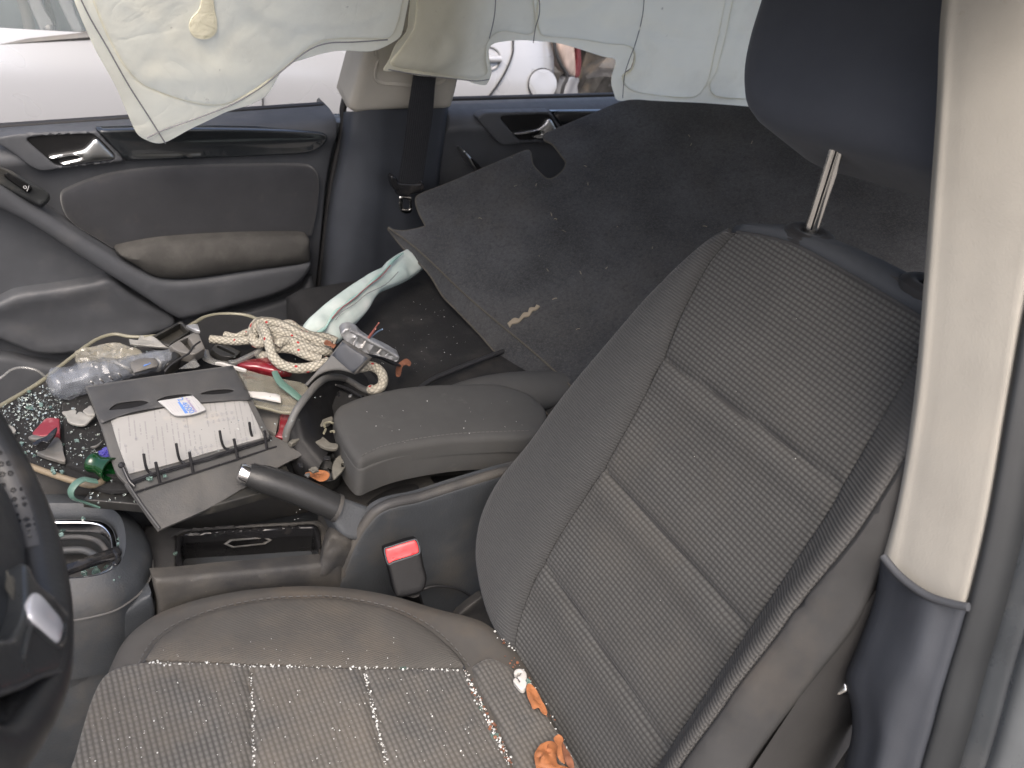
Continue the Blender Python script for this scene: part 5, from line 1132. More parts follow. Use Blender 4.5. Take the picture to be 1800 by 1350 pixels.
# bottle wrapped in film
t = thing('plastic_bottle', 'crushed clear bluish plastic bottle with a small blue label lying behind the binder', 'bottle', tuple(at(200, 660, z=.415)))
qa = lambda L: [(60+.17778*p[0], 540+.17778*p[1])+tuple(p[2:]) for p in L]
p0, p1 = at(84, 681, z=.437), at(306, 626, z=.448)
ax = p1-p0; LN = ax.length; ax.normalize()
prof = []
for s in np.linspace(0, 1, 60):
    r = .0215 if s < .45 else .0215-.0075*min(1, (s-.45)/.2)
    r *= min(1, (.15+s*14)**.5); r *= (1-.06*abs(math.sin(s*42))) if .35 < s < .85 else 1
    if s > .9: r *= 1-.45*min(1, (s-.9)/.07)
    prof.append((s*LN, r))
link('body', lathemesh([(0, 0.0005)]+prof+[(LN, .0005)], p0, ax, 36, lambda l, a: 1+.22*nz((l*30, math.cos(a), math.sin(a)), 1.7, 3)+.16*abs(nz((l*70, 2*math.cos(a), 2*math.sin(a)), 2, 8))-.05), M['bluefilm'], t, 25)
link('inner_sleeve', lathemesh([(s*LN, r*.72) for s, r in zip(np.linspace(.03, .97, 30), [.02]*15+[.016]*15)], p0, ax, 20, lambda l, a: 1+.2*nz((l*25, math.cos(a), math.sin(a)), 1.5, 6)), M['bluefilm'], t)
for (x0, y0, x1, y1) in [(562, 735, 592, 760), (650, 712, 688, 742), (745, 685, 775, 715), (832, 655, 862, 690)]:
    tube('rib', qa and [at(*qa([(x0, y0)])[0], z=.456), at(*qa([((x0+x1)/2+4, (y0+y1)/2)])[0], z=.452), at(*qa([(x1, y1)])[0], z=.440)], .0010, M['whiteplastic'], t, 6)
fill('label', [at(p.x, p.y, z=.459) for p in sm(qa([(950, 545, 1), (1060, 505), (1195, 505, 1), (1225, 560), (1215, 590, 1), (1110, 618), (1040, 640), (990, 650, 1), (960, 600)]), 3)], M['greyplastic'], t, n=(0, -.6, .8), th=.002, sp=.008, r=.0006, bulge=.003, bw=.015)
fill('label_stripe', [at(p[0], p[1], z=.463) for p in qa([(1072, 570), (1145, 545), (1155, 556), (1083, 586)])], M['blueink'], t, n=(0, -.6, .8), th=.001, sp=.01, r=0)
tube('strap', [at(*qa([q])[0], z=z) for q, z in [((800, 545), .462), ((860, 570), .463), ((930, 610), .458), ((985, 660), .444)]], .0022, M['clearpl'], t, 8)
tube('strap', [at(*qa([q])[0], z=z) for q, z in [((1215, 505), .464), ((1255, 550), .462), ((1240, 600), .454), ((1225, 628), .444)]], .0022, M['clearpl'], t, 8)
# film bag behind
fill('film_bag', zt(qa([(398, 440), (440, 425), (480, 412), (600, 392), (720, 365), (830, 360), (900, 380), (985, 410), (1050, 432), (1072, 462), (1000, 485), (905, 520), (820, 560), (700, 590), (560, 608), (478, 612), (455, 570), (425, 540), (440, 500), (408, 470)]), .438), M['clearbag'], None, n=(0, 0, 1), th=.012, sp=.0045, r=.003, dz=crumple(.009, 55, 12), label='crumpled yellowish clear plastic bag behind the crushed bottle', cat='plastic bag')
# white and black broken parts
t = fill('broken_trim_clip', zt(qa([(940, 312, 1), (965, 318), (1025, 325, 1), (1045, 290), (1070, 276), (1092, 300, 1), (1150, 285), (1195, 300), (1255, 350), (1300, 385), (1338, 402, 1), (1200, 392), (1040, 376), (955, 362, 1)]), .458), M['frost'], None, n=(0, -.7, .7), th=.006, sp=.005, r=.001, dz=crumple(.004, 90, 3), label='jagged white plastic trim clip on top of the black brackets', cat='trim clip')
def bracket(nm, out, hole, z, label, mat='blackdusty', n=(0, -.4, .9), th=.018, floor=True):
    t = thing(nm, label, 'bracket', tuple(at(*qa([out[0]])[0][:2], z=z-.02)), group='broken black brackets on the mat')
    fill('frame', zt(qa(out), z, 3), M[mat], t, n=n, th=th, sp=.006, r=.0015, holes=[zt(qa(hole), z, 2)])
    if floor: fill('floor_plate', [p-Vector(n).normalized()*(th*.7) for p in zt(qa(hole), z, 2)], M['blackdusty'], t, n=n, th=.002, sp=.01, r=0)
    return t
bracket('plastic_bracket', [(1110, 300, 1), (1200, 270), (1440, 140, 1), (1475, 150), (1545, 240, 1), (1330, 385, 1), (1200, 350)], [(1190, 305, 1), (1445, 165, 1), (1520, 240, 1), (1335, 360, 1)], .450, 'black tray shaped bracket lying against the door behind the bottle')
tube_t = bracket('plastic_bracket', [(1335, 385, 1), (1470, 305), (1620, 235, 1), (1650, 320), (1690, 410, 1), (1590, 470), (1520, 465, 1), (1420, 440)], [(1445, 335, 1), (1520, 300, 1), (1600, 410, 1), (1540, 430, 1)], .462, 'dusty black bracket with a square window left of the rope', 'greyplastic')
fill('silver_corner', zt(qa([(1505, 178, 1), (1560, 170), (1618, 168, 1), (1642, 240, 1), (1600, 232), (1540, 205)]), .470), M['alloy'], None, n=(0, -.5, .8), th=.006, sp=.006, r=.001, label='small silver metal corner piece on the black bracket', cat='metal piece')
q5 = lambda L: [(340+.22222*p[0], 540+.22222*p[1])+tuple(p[2:]) for p in L]
t = thing('plastic_bracket', 'black slotted bracket just under the rope tail', 'bracket', tuple(at(400, 620, z=.42)), group='broken black brackets on the mat')
fill('frame', zt(q5([(140, 335, 1), (185, 278, 1), (260, 300), (375, 352, 1), (345, 385), (300, 400, 1), (210, 385)]), .446, 3), M['blackdusty'], t, n=(0, -.4, .9), th=.012, sp=.005, r=.0012, holes=[zt(q5([(185, 318), (205, 308), (330, 370), (318, 380)]), .446, 2)])
for L_, lab in (([(80, 340), (95, 390), (140, 425), (210, 442), (270, 440)], 'clear curved plastic strip by the slotted bracket'),):
    tube('clear_strip', zt(q5(L_), .436, 6, False), .007, M['clearpl'], None, 8, flat=.25, label=lab, cat='plastic strip')
fill('clear_strap', zt(q5([(275, 418, 1), (330, 415), (470, 350), (565, 300, 1), (545, 340, 1), (450, 390), (340, 440), (300, 445, 1)]), .450), M['clearpl'], None, n=(0, -.3, .9), th=.004, sp=.008, r=.001, label='clear plastic strap running below the rope towards the binder', cat='plastic strap')
fill('clear_shard', zt(qa([(1430, 610, 1), (1590, 505, 1), (1640, 580, 1), (1600, 600)]), .468), M['clearpl'], None, n=(0, -.8, .6), th=.003, sp=.01, r=.0006, label='clear triangular plastic shard standing behind the binder top edge', cat='plastic shard')
fill('plastic_lump', zt(qa([(1355, 470), (1400, 440), (1450, 470), (1440, 540), (1380, 580), (1300, 600), (1290, 580), (1350, 530)]), .452), M['blackdusty'], None, n=(0, -.3, .9), th=.015, sp=.006, r=.004, bulge=.006, bw=.02, label='black broken plastic lump at the neck of the bottle', cat='plastic lump')
tube('thin_wire', crv([at(*qa([q])[0], z=z) for q, z in [((1290, 640), .478), ((1340, 580), .482), ((1440, 510), .484), ((1530, 455), .484), ((1580, 385), .482), ((1640, 340), .478)]], 6), .0014, M['rubber'], None, 6, label='thin dark wire bending from the binder to the black bracket', cat='wire')
fill('white_stick', zt(q5([(172, 438), (215, 434), (320, 462), (420, 492), (412, 500), (310, 474), (210, 446)]), .452), M['whiteplastic'], None, n=(0, -.2, 1), th=.004, sp=.006, r=.001, label='thin white plastic stick lying beside the top corner of the binder', cat='stick')

# rope
def rp_(L): return crv([at(*q5([q])[0], z=z) for q, z in L], 7)
paths = [
 [((135, 252), .448), ((230, 262), .450), ((330, 270), .450), ((430, 262), .456), ((500, 250), .455)],
 [((250, 222), .440), ((340, 238), .442), ((420, 205), .446), ((470, 200), .45)],
 [((470, 225), .462), ((478, 160), .470), ((520, 118), .474), ((600, 118), .474), ((680, 135), .472), ((780, 178), .470), ((870, 222), .466), ((980, 258), .462), ((1090, 300), .458)],
 [((690, 150), .462), ((760, 135), .464), ((830, 180), .460), ((930, 228), .456), ((1040, 240), .454), ((1130, 275), .450)],
 [((480, 200), .470), ((470, 245), .462), ((500, 285), .458), ((550, 275), .462), ((560, 225), .470), ((540, 165), .476), ((565, 180), .480), ((590, 250), .478), ((610, 330), .472), ((630, 390), .466), ((690, 450), .460), ((780, 480), .458), ((880, 482), .458), ((990, 460), .462), ((1060, 430), .462)],
 [((600, 185), .466), ((690, 195), .468), ((790, 240), .464), ((880, 290), .460), ((970, 340), .456), ((1060, 372), .452)],
 [((655, 310), .470), ((690, 275), .474), ((760, 268), .472), ((840, 300), .468), ((920, 330), .464), ((1010, 350), .460), ((1080, 345), .458)],
 [((640, 330), .462), ((700, 322), .464), ((790, 335), .462), ((870, 368), .460), ((940, 395), .458), ((1010, 415), .456)],
 [((600, 240), .458), ((680, 240), .462), ((760, 225), .462), ((860, 255), .458), ((960, 300), .455), ((1070, 320), .452)],
 [((520, 370), .436), ((550, 388), .440), ((590, 385), .444), ((610, 360), .45)],
 [((1270, 470), .440), ((1330, 478), .448), ((1400, 466), .452), ((1470, 500), .450), ((1500, 560), .444), ((1490, 620), .438), ((1440, 655), .432), ((1400, 650), .428)],
]
link('rope', join([tubemesh(rp_(L), (.0074 if i not in (0, 1) else .0062), 12) for i, L in enumerate(paths)]), M['rope'], None, 60, label='coiled white braided rope with red flecks', cat='rope')
# side airbag of the passenger seat
qz = lambda L: [(350+.27778*p[0], 450+.27778*p[1])+tuple(p[2:]) for p in L]
SBP = plane3(at(560, 585, z=.440), at(610, 590, z=.425), at(735, 450, z=.455))
def sbp(pts, o=0., closed=True, k=4): return [at(p.x, p.y, pl=(SBP[0]+SBP[1]*o, SBP[1])) for p in sm(pts, k, closed)]
t = thing('side_airbag', 'pale mint and white deflated side airbag strip coming out beside the folded passenger seat', 'airbag', tuple(at(620, 540, z=.42)))
fill('fabric', sbp(qz([(648, 478), (665, 440), (690, 400), (740, 355), (800, 302), (870, 250), (940, 200), (1010, 155), (1085, 108), (1160, 72), (1185, 40), (1260, -12), (1400, -70), (1460, 20), (1410, 85), (1320, 145), (1230, 185), (1160, 215), (1110, 270), (1070, 340), (1010, 410), (960, 450), (930, 500), (880, 540), (800, 520), (700, 500)])), M['sidebag'], t, n=SBP[1], th=.008, sp=.007, r=.003, bulge=.010, bw=.03, dz=crumple(.004, 30, 17))
tube('welt', sbp(qz([(745, 490), (800, 455), (830, 400), (880, 340), (930, 300), (1000, 250), (1060, 195), (1120, 140), (1180, 85), (1225, 30), (1290, -20)]), .016, False), lambda s: .0022+.0008*math.sin(s*30), M['sidewelt'], t, 8)
tube('red_seam', sbp(qz([(840, 395), (900, 330), (980, 270), (1070, 190), (1150, 130), (1210, 60)]), .0185, False), .0008, M['redthread'], t, 5)
tube('grey_seam', sbp(qz([(865, 405), (910, 350), (990, 300), (1060, 240), (1180, 180), (1260, 100)]), .0175, False), .0007, M['thread'], t, 5)
# grey cover piece and cast bracket
CV = plane3(at(*q5([(1175, 265)])[0], z=.505), at(*q5([(1385, 405)])[0], z=.490), at(*q5([(890, 610)])[0], z=.440))
def cv(pts, o=0., closed=True): return [at(p.x, p.y, pl=(CV[0]+CV[1]*o, CV[1])) for p in sm(pts, 3, closed)]
t = thing('pillar_cover_piece', 'dusty grey wedge shaped plastic cover with a dark flat end face beside the rope', 'plastic cover', tuple(at(600, 660, z=.42)))
fill('cover', cv(q5([(876, 612, 1), (940, 545), (1005, 472), (1060, 415), (1090, 375), (1180, 262, 1), (1390, 404, 1), (1340, 465), (1280, 532, 1), (1190, 505), (1120, 500), (1050, 512), (985, 545), (930, 600), (905, 630, 1)])), M['greyplastic'], t, n=CV[1], th=.02, sp=.007, r=.003)
fill('end_face', cv(q5([(1098, 378, 1), (1180, 275, 1), (1378, 404, 1), (1265, 522, 1), (1200, 470)]), .004), M['pillarblack'], t, n=CV[1], th=.003, sp=.01, r=.001)
AB = plane3(at(*q5([(1230, 190)])[0], z=.515), at(*q5([(1600, 400)])[0], z=.470), at(*q5([(1250, 310)])[0], z=.490))
def ab(pts, o=0., closed=True): return [at(p.x, p.y, pl=(AB[0]+AB[1]*o, AB[1])) for p in sm(pts, 3, closed)]
t = thing('alloy_bracket', 'broken silver alloy bracket with cut wires sticking up', 'metal bracket', tuple(at(650, 620, z=.44)))
fill('bracket', ab(q5([(1165, 215), (1180, 185), (1205, 170), (1240, 168), (1300, 190), (1330, 225), (1400, 275), (1500, 320), (1590, 370), (1628, 395), (1610, 428), (1570, 420), (1480, 390), (1370, 365), (1280, 335), (1235, 300), (1190, 255)])), M['alloy'], t, n=AB[1], th=.018, sp=.005, r=.002, dz=crumple(.007, 110, 5))
tube('top_rib', ab(q5([(1240, 185), (1330, 225), (1400, 270), (1500, 322), (1610, 390)]), .006, False), .0028, M['alloy'], t, 8)
for k in range(5):
    a = 1300+k*62; tube('cross_rib', ab(q5([(a, 230+k*33), (a-30, 300+k*22)]), .005, False), .0016, M['whiteplastic'] if k % 2 else M['alloy'], t, 6)
for f, e, m in (((1378, 245), (1466, 124), 'wirered'), ((1385, 250), (1440, 172), 'wirered'), ((1392, 248), (1494, 175), 'wireblue')):
    a = ab(q5([f]), .004, False)[0]; b = at(*q5([e])[0], z=.545)
    tube('wire', crv([a, a.lerp(b, .5)+Vector((.002, 0, .003)), b], 5), .0011, M[m], t, 6)
tube('rubber_lip', crv([at(*q5([q])[0], z=z) for q, z in [((1340, 410), .47), ((1400, 390), .462), ((1480, 400), .452), ((1560, 440), .440), ((1625, 458), .430)]], 5), .005, M['rubber'], None, 8, flat=.4, label='bent black rubber strip under the alloy bracket', cat='rubber strip')
# red lamp pieces
fill('lamp_lens_shard', zt(q5([(338, 462), (400, 428), (500, 412), (605, 404), (645, 430), (690, 470), (760, 500), (780, 525), (680, 530), (600, 522), (500, 500), (420, 490)]), .440), M['redlens'], None, n=(0, -.5, .9), th=.008, sp=.007, r=.003, bulge=.006, bw=.02, label='long dark red lamp lens shard under the rope', cat='lens shard', group='broken red lamp pieces')
q3b = lambda L: [(460+.16293*p[0], 640+.16293*p[1])+tuple(p[2:]) for p in L]
fill('lamp_lens_shard', zt(q3b([(205, 528, 1), (320, 548), (480, 578, 1), (440, 640), (390, 690), (380, 745, 1), (330, 760), (262, 810, 1), (200, 798), (140, 786, 1), (180, 720), (192, 640)]), .428), M['redlens'], None, n=(0, -.5, .9), th=.008, sp=.006, r=.002, label='bright red lamp lens piece behind the black lamp housing arch', cat='lens shard', group='broken red lamp pieces')
q4b = lambda L: [(.2*p[0], 630+.2*p[1])+tuple(p[2:]) for p in L]
fill('lamp_lens_shard', zt(q4b([(400, 530, 1), (460, 526), (526, 532, 1), (528, 600), (526, 668, 1), (400, 690), (300, 692), (286, 655, 1), (340, 595)]), .426), M['pinklens'], None, n=(0, -.2, 1), th=.008, sp=.006, r=.002, label='worn pinkish red lens piece lying in glass crumbs on the mat', cat='lens shard', group='broken red lamp pieces')
t = thing('black_clip', 'black twisted plastic clip lying on the pinkish lens piece', 'plastic clip', tuple(at(75, 770, z=.42)))
fill('blade', zt(q4b([(280, 752), (330, 715), (400, 688), (440, 650), (500, 604), (492, 650), (465, 700), (425, 745), (370, 735), (320, 770)]), .440), M['blackgloss'], t, n=(0, -.4, .9), th=.004, sp=.005, r=.001, dz=crumple(.004, 90, 2))
fill('tab', zt(q4b([(250, 690), (300, 672), (370, 690), (420, 680), (400, 700), (320, 716), (262, 706)]), .436), M['greyplastic'], t, n=(0, -.4, .9), th=.003, sp=.005, r=.001)
fill('plastic_wedge', zt(q4b([(325, 826), (400, 800), (490, 690), (545, 745), (560, 830), (572, 908), (460, 880)]), .424), M['greyplastic'], None, n=(0, -.3, 1), th=.005, sp=.006, r=.001, dz=crumple(.004, 60, 6), label='grey triangular plastic wedge below the pinkish lens piece', cat='plastic wedge')
fill('frosted_shard', zt(q4b([(545, 470), (600, 462), (640, 450), (672, 462), (668, 492), (700, 468), (760, 492), (800, 512), (832, 508), (800, 540), (745, 586), (660, 580), (600, 556), (580, 510)]), .430), M['frost'], None, n=(0, -.2, 1), th=.002, sp=.005, r=.0006, dz=crumple(.004, 60, 1), label='torn milky white plastic flake on the black felt offcut', cat='plastic flake', group='milky plastic flakes')
fill('frosted_shard', zt(q4b([(730, 462), (760, 435), (800, 412), (828, 470), (832, 500), (770, 495)]), .432), M['frost'], None, n=(0, -.2, 1), th=.002, sp=.005, r=.0006, dz=crumple(.004, 60, 7), label='milky plastic flake half hidden under the left edge of the binder', cat='plastic flake', group='milky plastic flakes')
fill('frosted_shard', zt(q4b([(20, 586), (70, 584), (115, 602), (140, 632), (125, 660), (100, 676), (60, 664), (30, 620)]), .422), M['frost'], None, n=(0, -.2, 1), th=.002, sp=.005, r=.0006, dz=crumple(.003, 60, 9), label='rounded milky plastic flake beside the steering wheel', cat='plastic flake', group='milky plastic flakes')
fill('grey_sliver', zt(q4b([(795, 775), (850, 760), (905, 716), (880, 756), (840, 780)]), .426), M['greyplastic'], None, n=(0, -.2, 1), th=.002, sp=.005, r=.0006, label='thin grey plastic sliver by the left edge of the binder', cat='sliver')
# green glass neck and violet cap
g0, g1_ = at(160, 812, z=.430), at(196, 826, z=.430); gx = (g1_-g0).normalized()
link('green_bottle_neck', lathemesh([(0, .009), (.0, .0115), (.003, .0125), (.006, .0115), (.008, .0105), (.014, .0112), (.022, .0140), (.028, .0150), (.028, .0125), (.014, .009), (0, .009)], g0, gx, 24), M['green'], None, 60, label='broken neck of a green glass bottle beside the binder', cat='bottle neck')
heap('violet_cap', tuple(at(187, 797, z=.432)), (.0075, .0075, .006), 3, M['purple'], label='small violet plastic cap behind the green bottle neck', cat='cap')
tube('teal_strip', crv([at(*q4b([q])[0], z=z) for q, z in [((850, 1080), .424), ((790, 1070), .428), ((740, 1062), .430), ((680, 1090), .430), ((635, 1140), .426), ((622, 1190), .420), ((650, 1235), .412), ((740, 1265), .402), ((870, 1310), .392)]], 6), .0050, M['teal'], None, 10, flat=.35, label='curled teal plastic strip hanging off the mat by the gear housing', cat='plastic strip', group='teal plastic strips')
tube('teal_strip', crv([at(*q5([q])[0], z=z) for q, z in [((640, 508), .462), ((665, 560), .458), ((700, 608), .455), ((760, 655), .452), ((820, 705), .448), ((880, 745), .442)]], 6), lambda s: .0042+.0018*math.sin(s*3), M['teal'], None, 10, flat=.35, label='straight teal plastic strip crossing the clear sleeve beside the lamp housing', cat='plastic strip', group='teal plastic strips')
# clear sleeve
fill('clear_sleeve', zt(q5([(330, 470, 1), (430, 500), (540, 532), (700, 568), (875, 598, 1), (910, 650), (900, 720), (930, 850, 1), (820, 838), (700, 830), (600, 805), (480, 778, 1), (420, 640)]), .440), M['clearbag2'], None, n=(0, 0, 1), th=.004, sp=.007, r=.001, dz=crumple(.005, 30, 14), label='dirty clear plastic document sleeve between the binder and lamp housing', cat='plastic sleeve')
tube('sleeve_edge', zt(q5([(480, 780), (600, 806), (700, 832), (820, 842), (920, 868)]), .443, 5, False), .0018, M['bead'], None, 6, label='pale stiff edge strip along the clear document sleeve', cat='edge strip')
fill('white_strip', zt(q5([(432, 668, 1), (560, 680), (684, 696, 1), (692, 748, 1), (560, 722), (452, 700, 1)]), .450), M['whiteplastic'], None, n=(0, 0, 1), th=.002, sp=.008, r=.0006, dz=wav(.002, 30, 3), label='white paper strip lying on the clear sleeve', cat='paper strip')
fill('grey_panel_piece', zt(q5([(430, 760, 1), (480, 780), (600, 815), (690, 840, 1), (650, 1000, 1), (560, 960), (500, 900)]), .420), M['greyplastic'], None, n=(0, 0, 1), th=.006, sp=.01, r=.001, label='flat grey plastic panel piece right of the binder', cat='plastic panel')
# lamp housing
t = thing('lamp_housing', 'broken black lamp housing with a dusty arched rim next to the armrest', 'lamp housing', tuple(at(590, 760, z=.37)))
LH = .400
arch = q3b([(275, 850), (262, 800), (275, 720), (310, 640), (345, 555), (380, 490), (430, 420), (475, 360), (520, 305), (570, 245), (620, 200), (670, 165), (730, 145), (800, 140), (870, 150), (940, 180), (1010, 220), (1080, 262), (1180, 305), (1290, 345)])
hz = lambda i, n: .415+.055*math.sin(math.pi*min(1, i/(n*.75)))
ap = sm(arch, 3, False)
A3 = [at(p.x, p.y, z=hz(i, len(ap))) for i, p in enumerate(ap)]
tube('rim', A3, .0052, M['greyplastic'], t, 10)
inn_ = [p+Vector((.004, -.02, -.035)) for p in A3]
rows = [A3, [p+Vector((.002, -.006, -.012)) for p in A3], inn_, [p+Vector((.02, -.05, -.055)) for p in A3]]
link('bowl', gridmesh(rows), M['void'], t)
fill('back_plate', zt(q3b([(300, 850), (420, 680), (520, 500), (640, 400), (780, 350), (960, 380), (1050, 420), (900, 700), (900, 1100), (760, 1260), (450, 1200), (360, 1050)]), .385), M['blackdusty'], t, n=(0, -.2, 1), th=.02, sp=.006, r=.003, dz=crumple(.016, 60, 6))
for k, (x, y, sx_, mt_) in enumerate([(520, 520, 40, 'blackgloss'), (600, 560, 50, 'blackdusty'), (700, 480, 60, 'blackgloss'), (760, 300, 45, 'dustyplate'), (820, 330, 40, 'blackgloss'), (560, 610, 45, 'greyplastic'), (640, 390, 40, 'alloy'), (900, 360, 40, 'dustyplate'), (470, 690, 30, 'tealcrumb'), (960, 340, 30, 'alloy'), (680, 640, 50, 'dustyplate'), (740, 680, 35, 'clearpl'), (560, 1130, 60, 'dustyplate'), (500, 1190, 40, 'greyplastic'), (700, 1010, 50, 'blackgloss'), (430, 1080, 45, 'blackgloss'), (760, 740, 40, 'dustyplate'), (820, 800, 30, 'bead')]):
    rr_ = random.Random(k); a0 = rr_.random()*6.28
    fill('broken_bit', zt(q3b([(x+sx_*rr_.uniform(.5, 1.2)*math.cos(a0+i*1.257), y+sx_*rr_.uniform(.4, .9)*math.sin(a0+i*1.257), 1) for i in range(5)]), .412+.012*rr_.random()), M[mt_], t, n=(rr_.uniform(-.5, .5), rr_.uniform(-.8, .2), 1), th=.003, sp=.004, r=.0006, dz=crumple(.005, 120, k))
tube('inner_rim', zt(q3b([(480, 560), (520, 420), (600, 310), (700, 240), (790, 225), (900, 260), (1000, 310), (1090, 360)]), .425, 4, False), .0028, M['blackgloss'], t, 8)
link('reflector', lathemesh([(0, 0), (.002, .012), (.008, .018), (.014, .020)], at(*q3b([(580, 430)])[0], z=.405), (.3, -.6, .5), 20), M['alloy'], t)
fill('cross_bar', zt(q3b([(290, 840, 1), (400, 760), (520, 680), (640, 610), (760, 560, 1), (770, 610, 1), (700, 660), (620, 690), (500, 750), (380, 840), (320, 870, 1)]), .428), M['dustyplate'], t, n=(0, -.3, .9), th=.006, sp=.006, r=.0015)
fill('clip_plate', zt(q3b([(550, 800), (620, 770), (680, 800), (740, 850), (810, 860), (825, 900), (790, 920), (700, 910), (620, 870), (570, 840)]), .424), M['dustyplate'], t, n=(0, -.3, .9), th=.004, sp=.006, r=.001)
fill('clip_plate', zt(q3b([(765, 1090), (800, 1020), (850, 985), (900, 1000), (918, 1060), (900, 1110), (850, 1180), (790, 1230), (765, 1190)]), .408), M['dustyplate'], t, n=(0, -.3, .9), th=.004, sp=.006, r=.001, holes=[zt(q3b([(860, 1075), (890, 1070), (895, 1110), (862, 1112)]), .408, 2)])
for L_ in ([(670, 750), (685, 715), (692, 700)], [(740, 730), (775, 720), (782, 735)], [(680, 680), (680, 640), (740, 625), (770, 640)]):
    tube('wire_clip', zt(q3b(L_), .432, 4, False), .0016, M['bead'], t, 6)
link('boss', lathemesh([(0, .0), (.0, .0075), (.006, .0070), (.006, .005), (.002, .0045), (.002, 0)], at(*q3b([(625, 1015)])[0], z=.402), (0, -.2, 1), 20), M['greyplastic'], t)
# console gap darkness: side of the passenger seat facing the tunnel is real geometry; leaves
def leaf(nm, pts, z, mat, label, seed, amp=.008, n=(0, -.3, 1), s=60):
    fill(nm, pts, M[mat], None, n=n, th=.0008, sp=.0035, r=.0003, dz=crumple(amp, s, seed), label=label, cat='leaf', group='dry fallen leaves')
leaf('dry_leaf', zt(q3b([(470, 1175), (520, 1160), (600, 1145), (680, 1150), (730, 1180), (725, 1220), (690, 1255), (640, 1265), (600, 1255), (560, 1230), (510, 1205)]), .404), 0, 'leaf', 'orange brown leaf lying inside the broken lamp housing', 3)
leaf('dry_leaf', zt(q5([(1600, 500), (1615, 450), (1650, 420), (1690, 405), (1722, 435), (1710, 465), (1680, 455), (1655, 470), (1645, 510), (1635, 545), (1605, 545)]), .428), 0, 'leafdark', 'curled brown leaf on the black folded seat below the alloy bracket', 5, .012)
leaf('dry_leaf', zt(q5([(1035, 290), (1045, 258), (1080, 268), (1110, 292), (1130, 295), (1110, 322), (1075, 305)]), .478), 0, 'leafdark', 'small dark brown leaf stuck in the rope coil', 8, .006)
ql = lambda L: [(860+.2*p[0], 1080+.2*p[1])+tuple(p[2:]) for p in L]
leaf('dry_leaf', zt(ql([(325, 640), (345, 610), (375, 618), (410, 655), (440, 710), (462, 755), (490, 800), (510, 860), (495, 882), (460, 862), (432, 820), (385, 832), (360, 780), (335, 720)]), .350), 0, 'leaf', 'narrow orange leaf below the white plastic clip on the driver seat', 11, .010, (-.4, 0, 1), 70)
leaf('dry_leaf', zt(ql([(395, 1240), (415, 1190), (460, 1135), (530, 1108), (585, 1130), (600, 1180), (590, 1250), (600, 1310), (640, 1330), (700, 1350), (720, 1420), (440, 1420), (410, 1340)]), .352), 0, 'leaf', 'large orange leaf at the bottom edge of the picture on the driver seat', 14, .014, (-.4, 0, 1), 45)
leaf('dry_leaf', zt(ql([(565, 1095), (600, 1055), (632, 1065), (650, 1100), (635, 1150), (650, 1250), (665, 1310), (625, 1290), (595, 1230), (600, 1160)]), .362), 0, 'leaf', 'thin upright orange leaf leaning on the large leaf against the backrest', 17, .008, (-.6, 0, .8), 70)
leaf('dry_leaf', zt(ql([(640, 1120), (680, 1180), (720, 1240), (745, 1320), (740, 1400), (690, 1330), (650, 1250)]), .348), 0, 'leafdark', 'dark shrivelled leaf wedged between the large leaf and the backrest', 19, .008, (-.4, 0, 1), 70)
fill('white_clip', zt(ql([(215, 520), (228, 492), (255, 479), (290, 484), (325, 515), (330, 570), (325, 630), (295, 664), (265, 655), (225, 610), (210, 585), (225, 562), (250, 572), (262, 600), (270, 590), (245, 552), (262, 545), (285, 520), (262, 512), (235, 535)]), .350), M['whiteplastic'], None, n=(-.3, 0, 1), th=.006, sp=.004, r=.0014, label='small white hooked plastic clip on the driver seat by the backrest', cat='plastic clip')

# ================================================================== broken glass
def crumbs(nm, pts, size, mat, label, flat=.6):
    V, F = [], []
    for p, s in pts:
        k = len(V); a = random.random()*6.28
        tilt = Matrix.Rotation(random.uniform(-.5, .5), 3, 'X') @ Matrix.Rotation(random.uniform(-.5, .5), 3, 'Y') @ Matrix.Rotation(a, 3, 'Z')
        m = random.choice((4, 5)); top = []
        for q in range(m):
            t_ = 6.283*q/m+random.uniform(-.3, .3); r_ = s*random.uniform(.7, 1.2); top.append((r_*math.cos(t_), r_*math.sin(t_)))
        for zz in (-.5, .5):
            for (x, y) in top: V.append(Vector(p)+tilt @ Vector((x, y, zz*s*flat*1.4)))
        F.append([k+i for i in range(m)][::-1]); F.append([k+m+i for i in range(m)])
        for i in range(m): F.append([k+i, k+(i+1) % m, k+m+(i+1) % m, k+m+i])
    return link(nm, mesh_from(V, F), mat, None, 0, label=label, cat='broken glass', kind='stuff')
def scatter(poly, n, z, lo, hi, dens=None):
    P = np.array([q[:2] for q in poly]); mn, mx = P.min(0), P.max(0); out = []
    while len(out) < n:
        q = mn+rng.random(2)*(mx-mn)
        if not inpoly(q[None], P)[0]: continue
        if dens is not None and rng.random() > dens(q): continue
        s = lo+(hi-lo)*rng.random()**3
        out.append((at(q[0], q[1], z=z+s*.4), s))
    return out
L_ = scatter([(0, 715), (85, 672), (140, 690), (118, 705), (118, 820), (100, 830), (0, 790)], 560, MZ+.003, .0005, .0019, lambda q: math.exp(-((q[0]-60)/50)**2-((q[1]-715)/38)**2)+.10)
L_ += scatter([(110, 700), (200, 690), (215, 800), (200, 850), (150, 830), (118, 810)], 210, MZ+.009, .0005, .0019)
L_ += scatter([(128, 640), (160, 620), (260, 600), (300, 640), (140, 660)], 60, MZ+.003, .0008, .002)
L_ += scatter([(420, 600), (640, 600), (520, 760), (300, 850)], 40, MZ+.05, .0006, .0014)
L_ += scatter([(150, 850), (260, 840), (300, 880), (160, 885)], 60, .406, .0007, .0022)
crumbs('glass_crumbs', L_, 0, M['crumb'], 'small crumbs of broken window glass scattered over the black mat')
L_ = scatter([(-10, 680), (230, 690), (250, 850), (60, 845), (0, 790)], 22, MZ+.006, .0024, .0042)
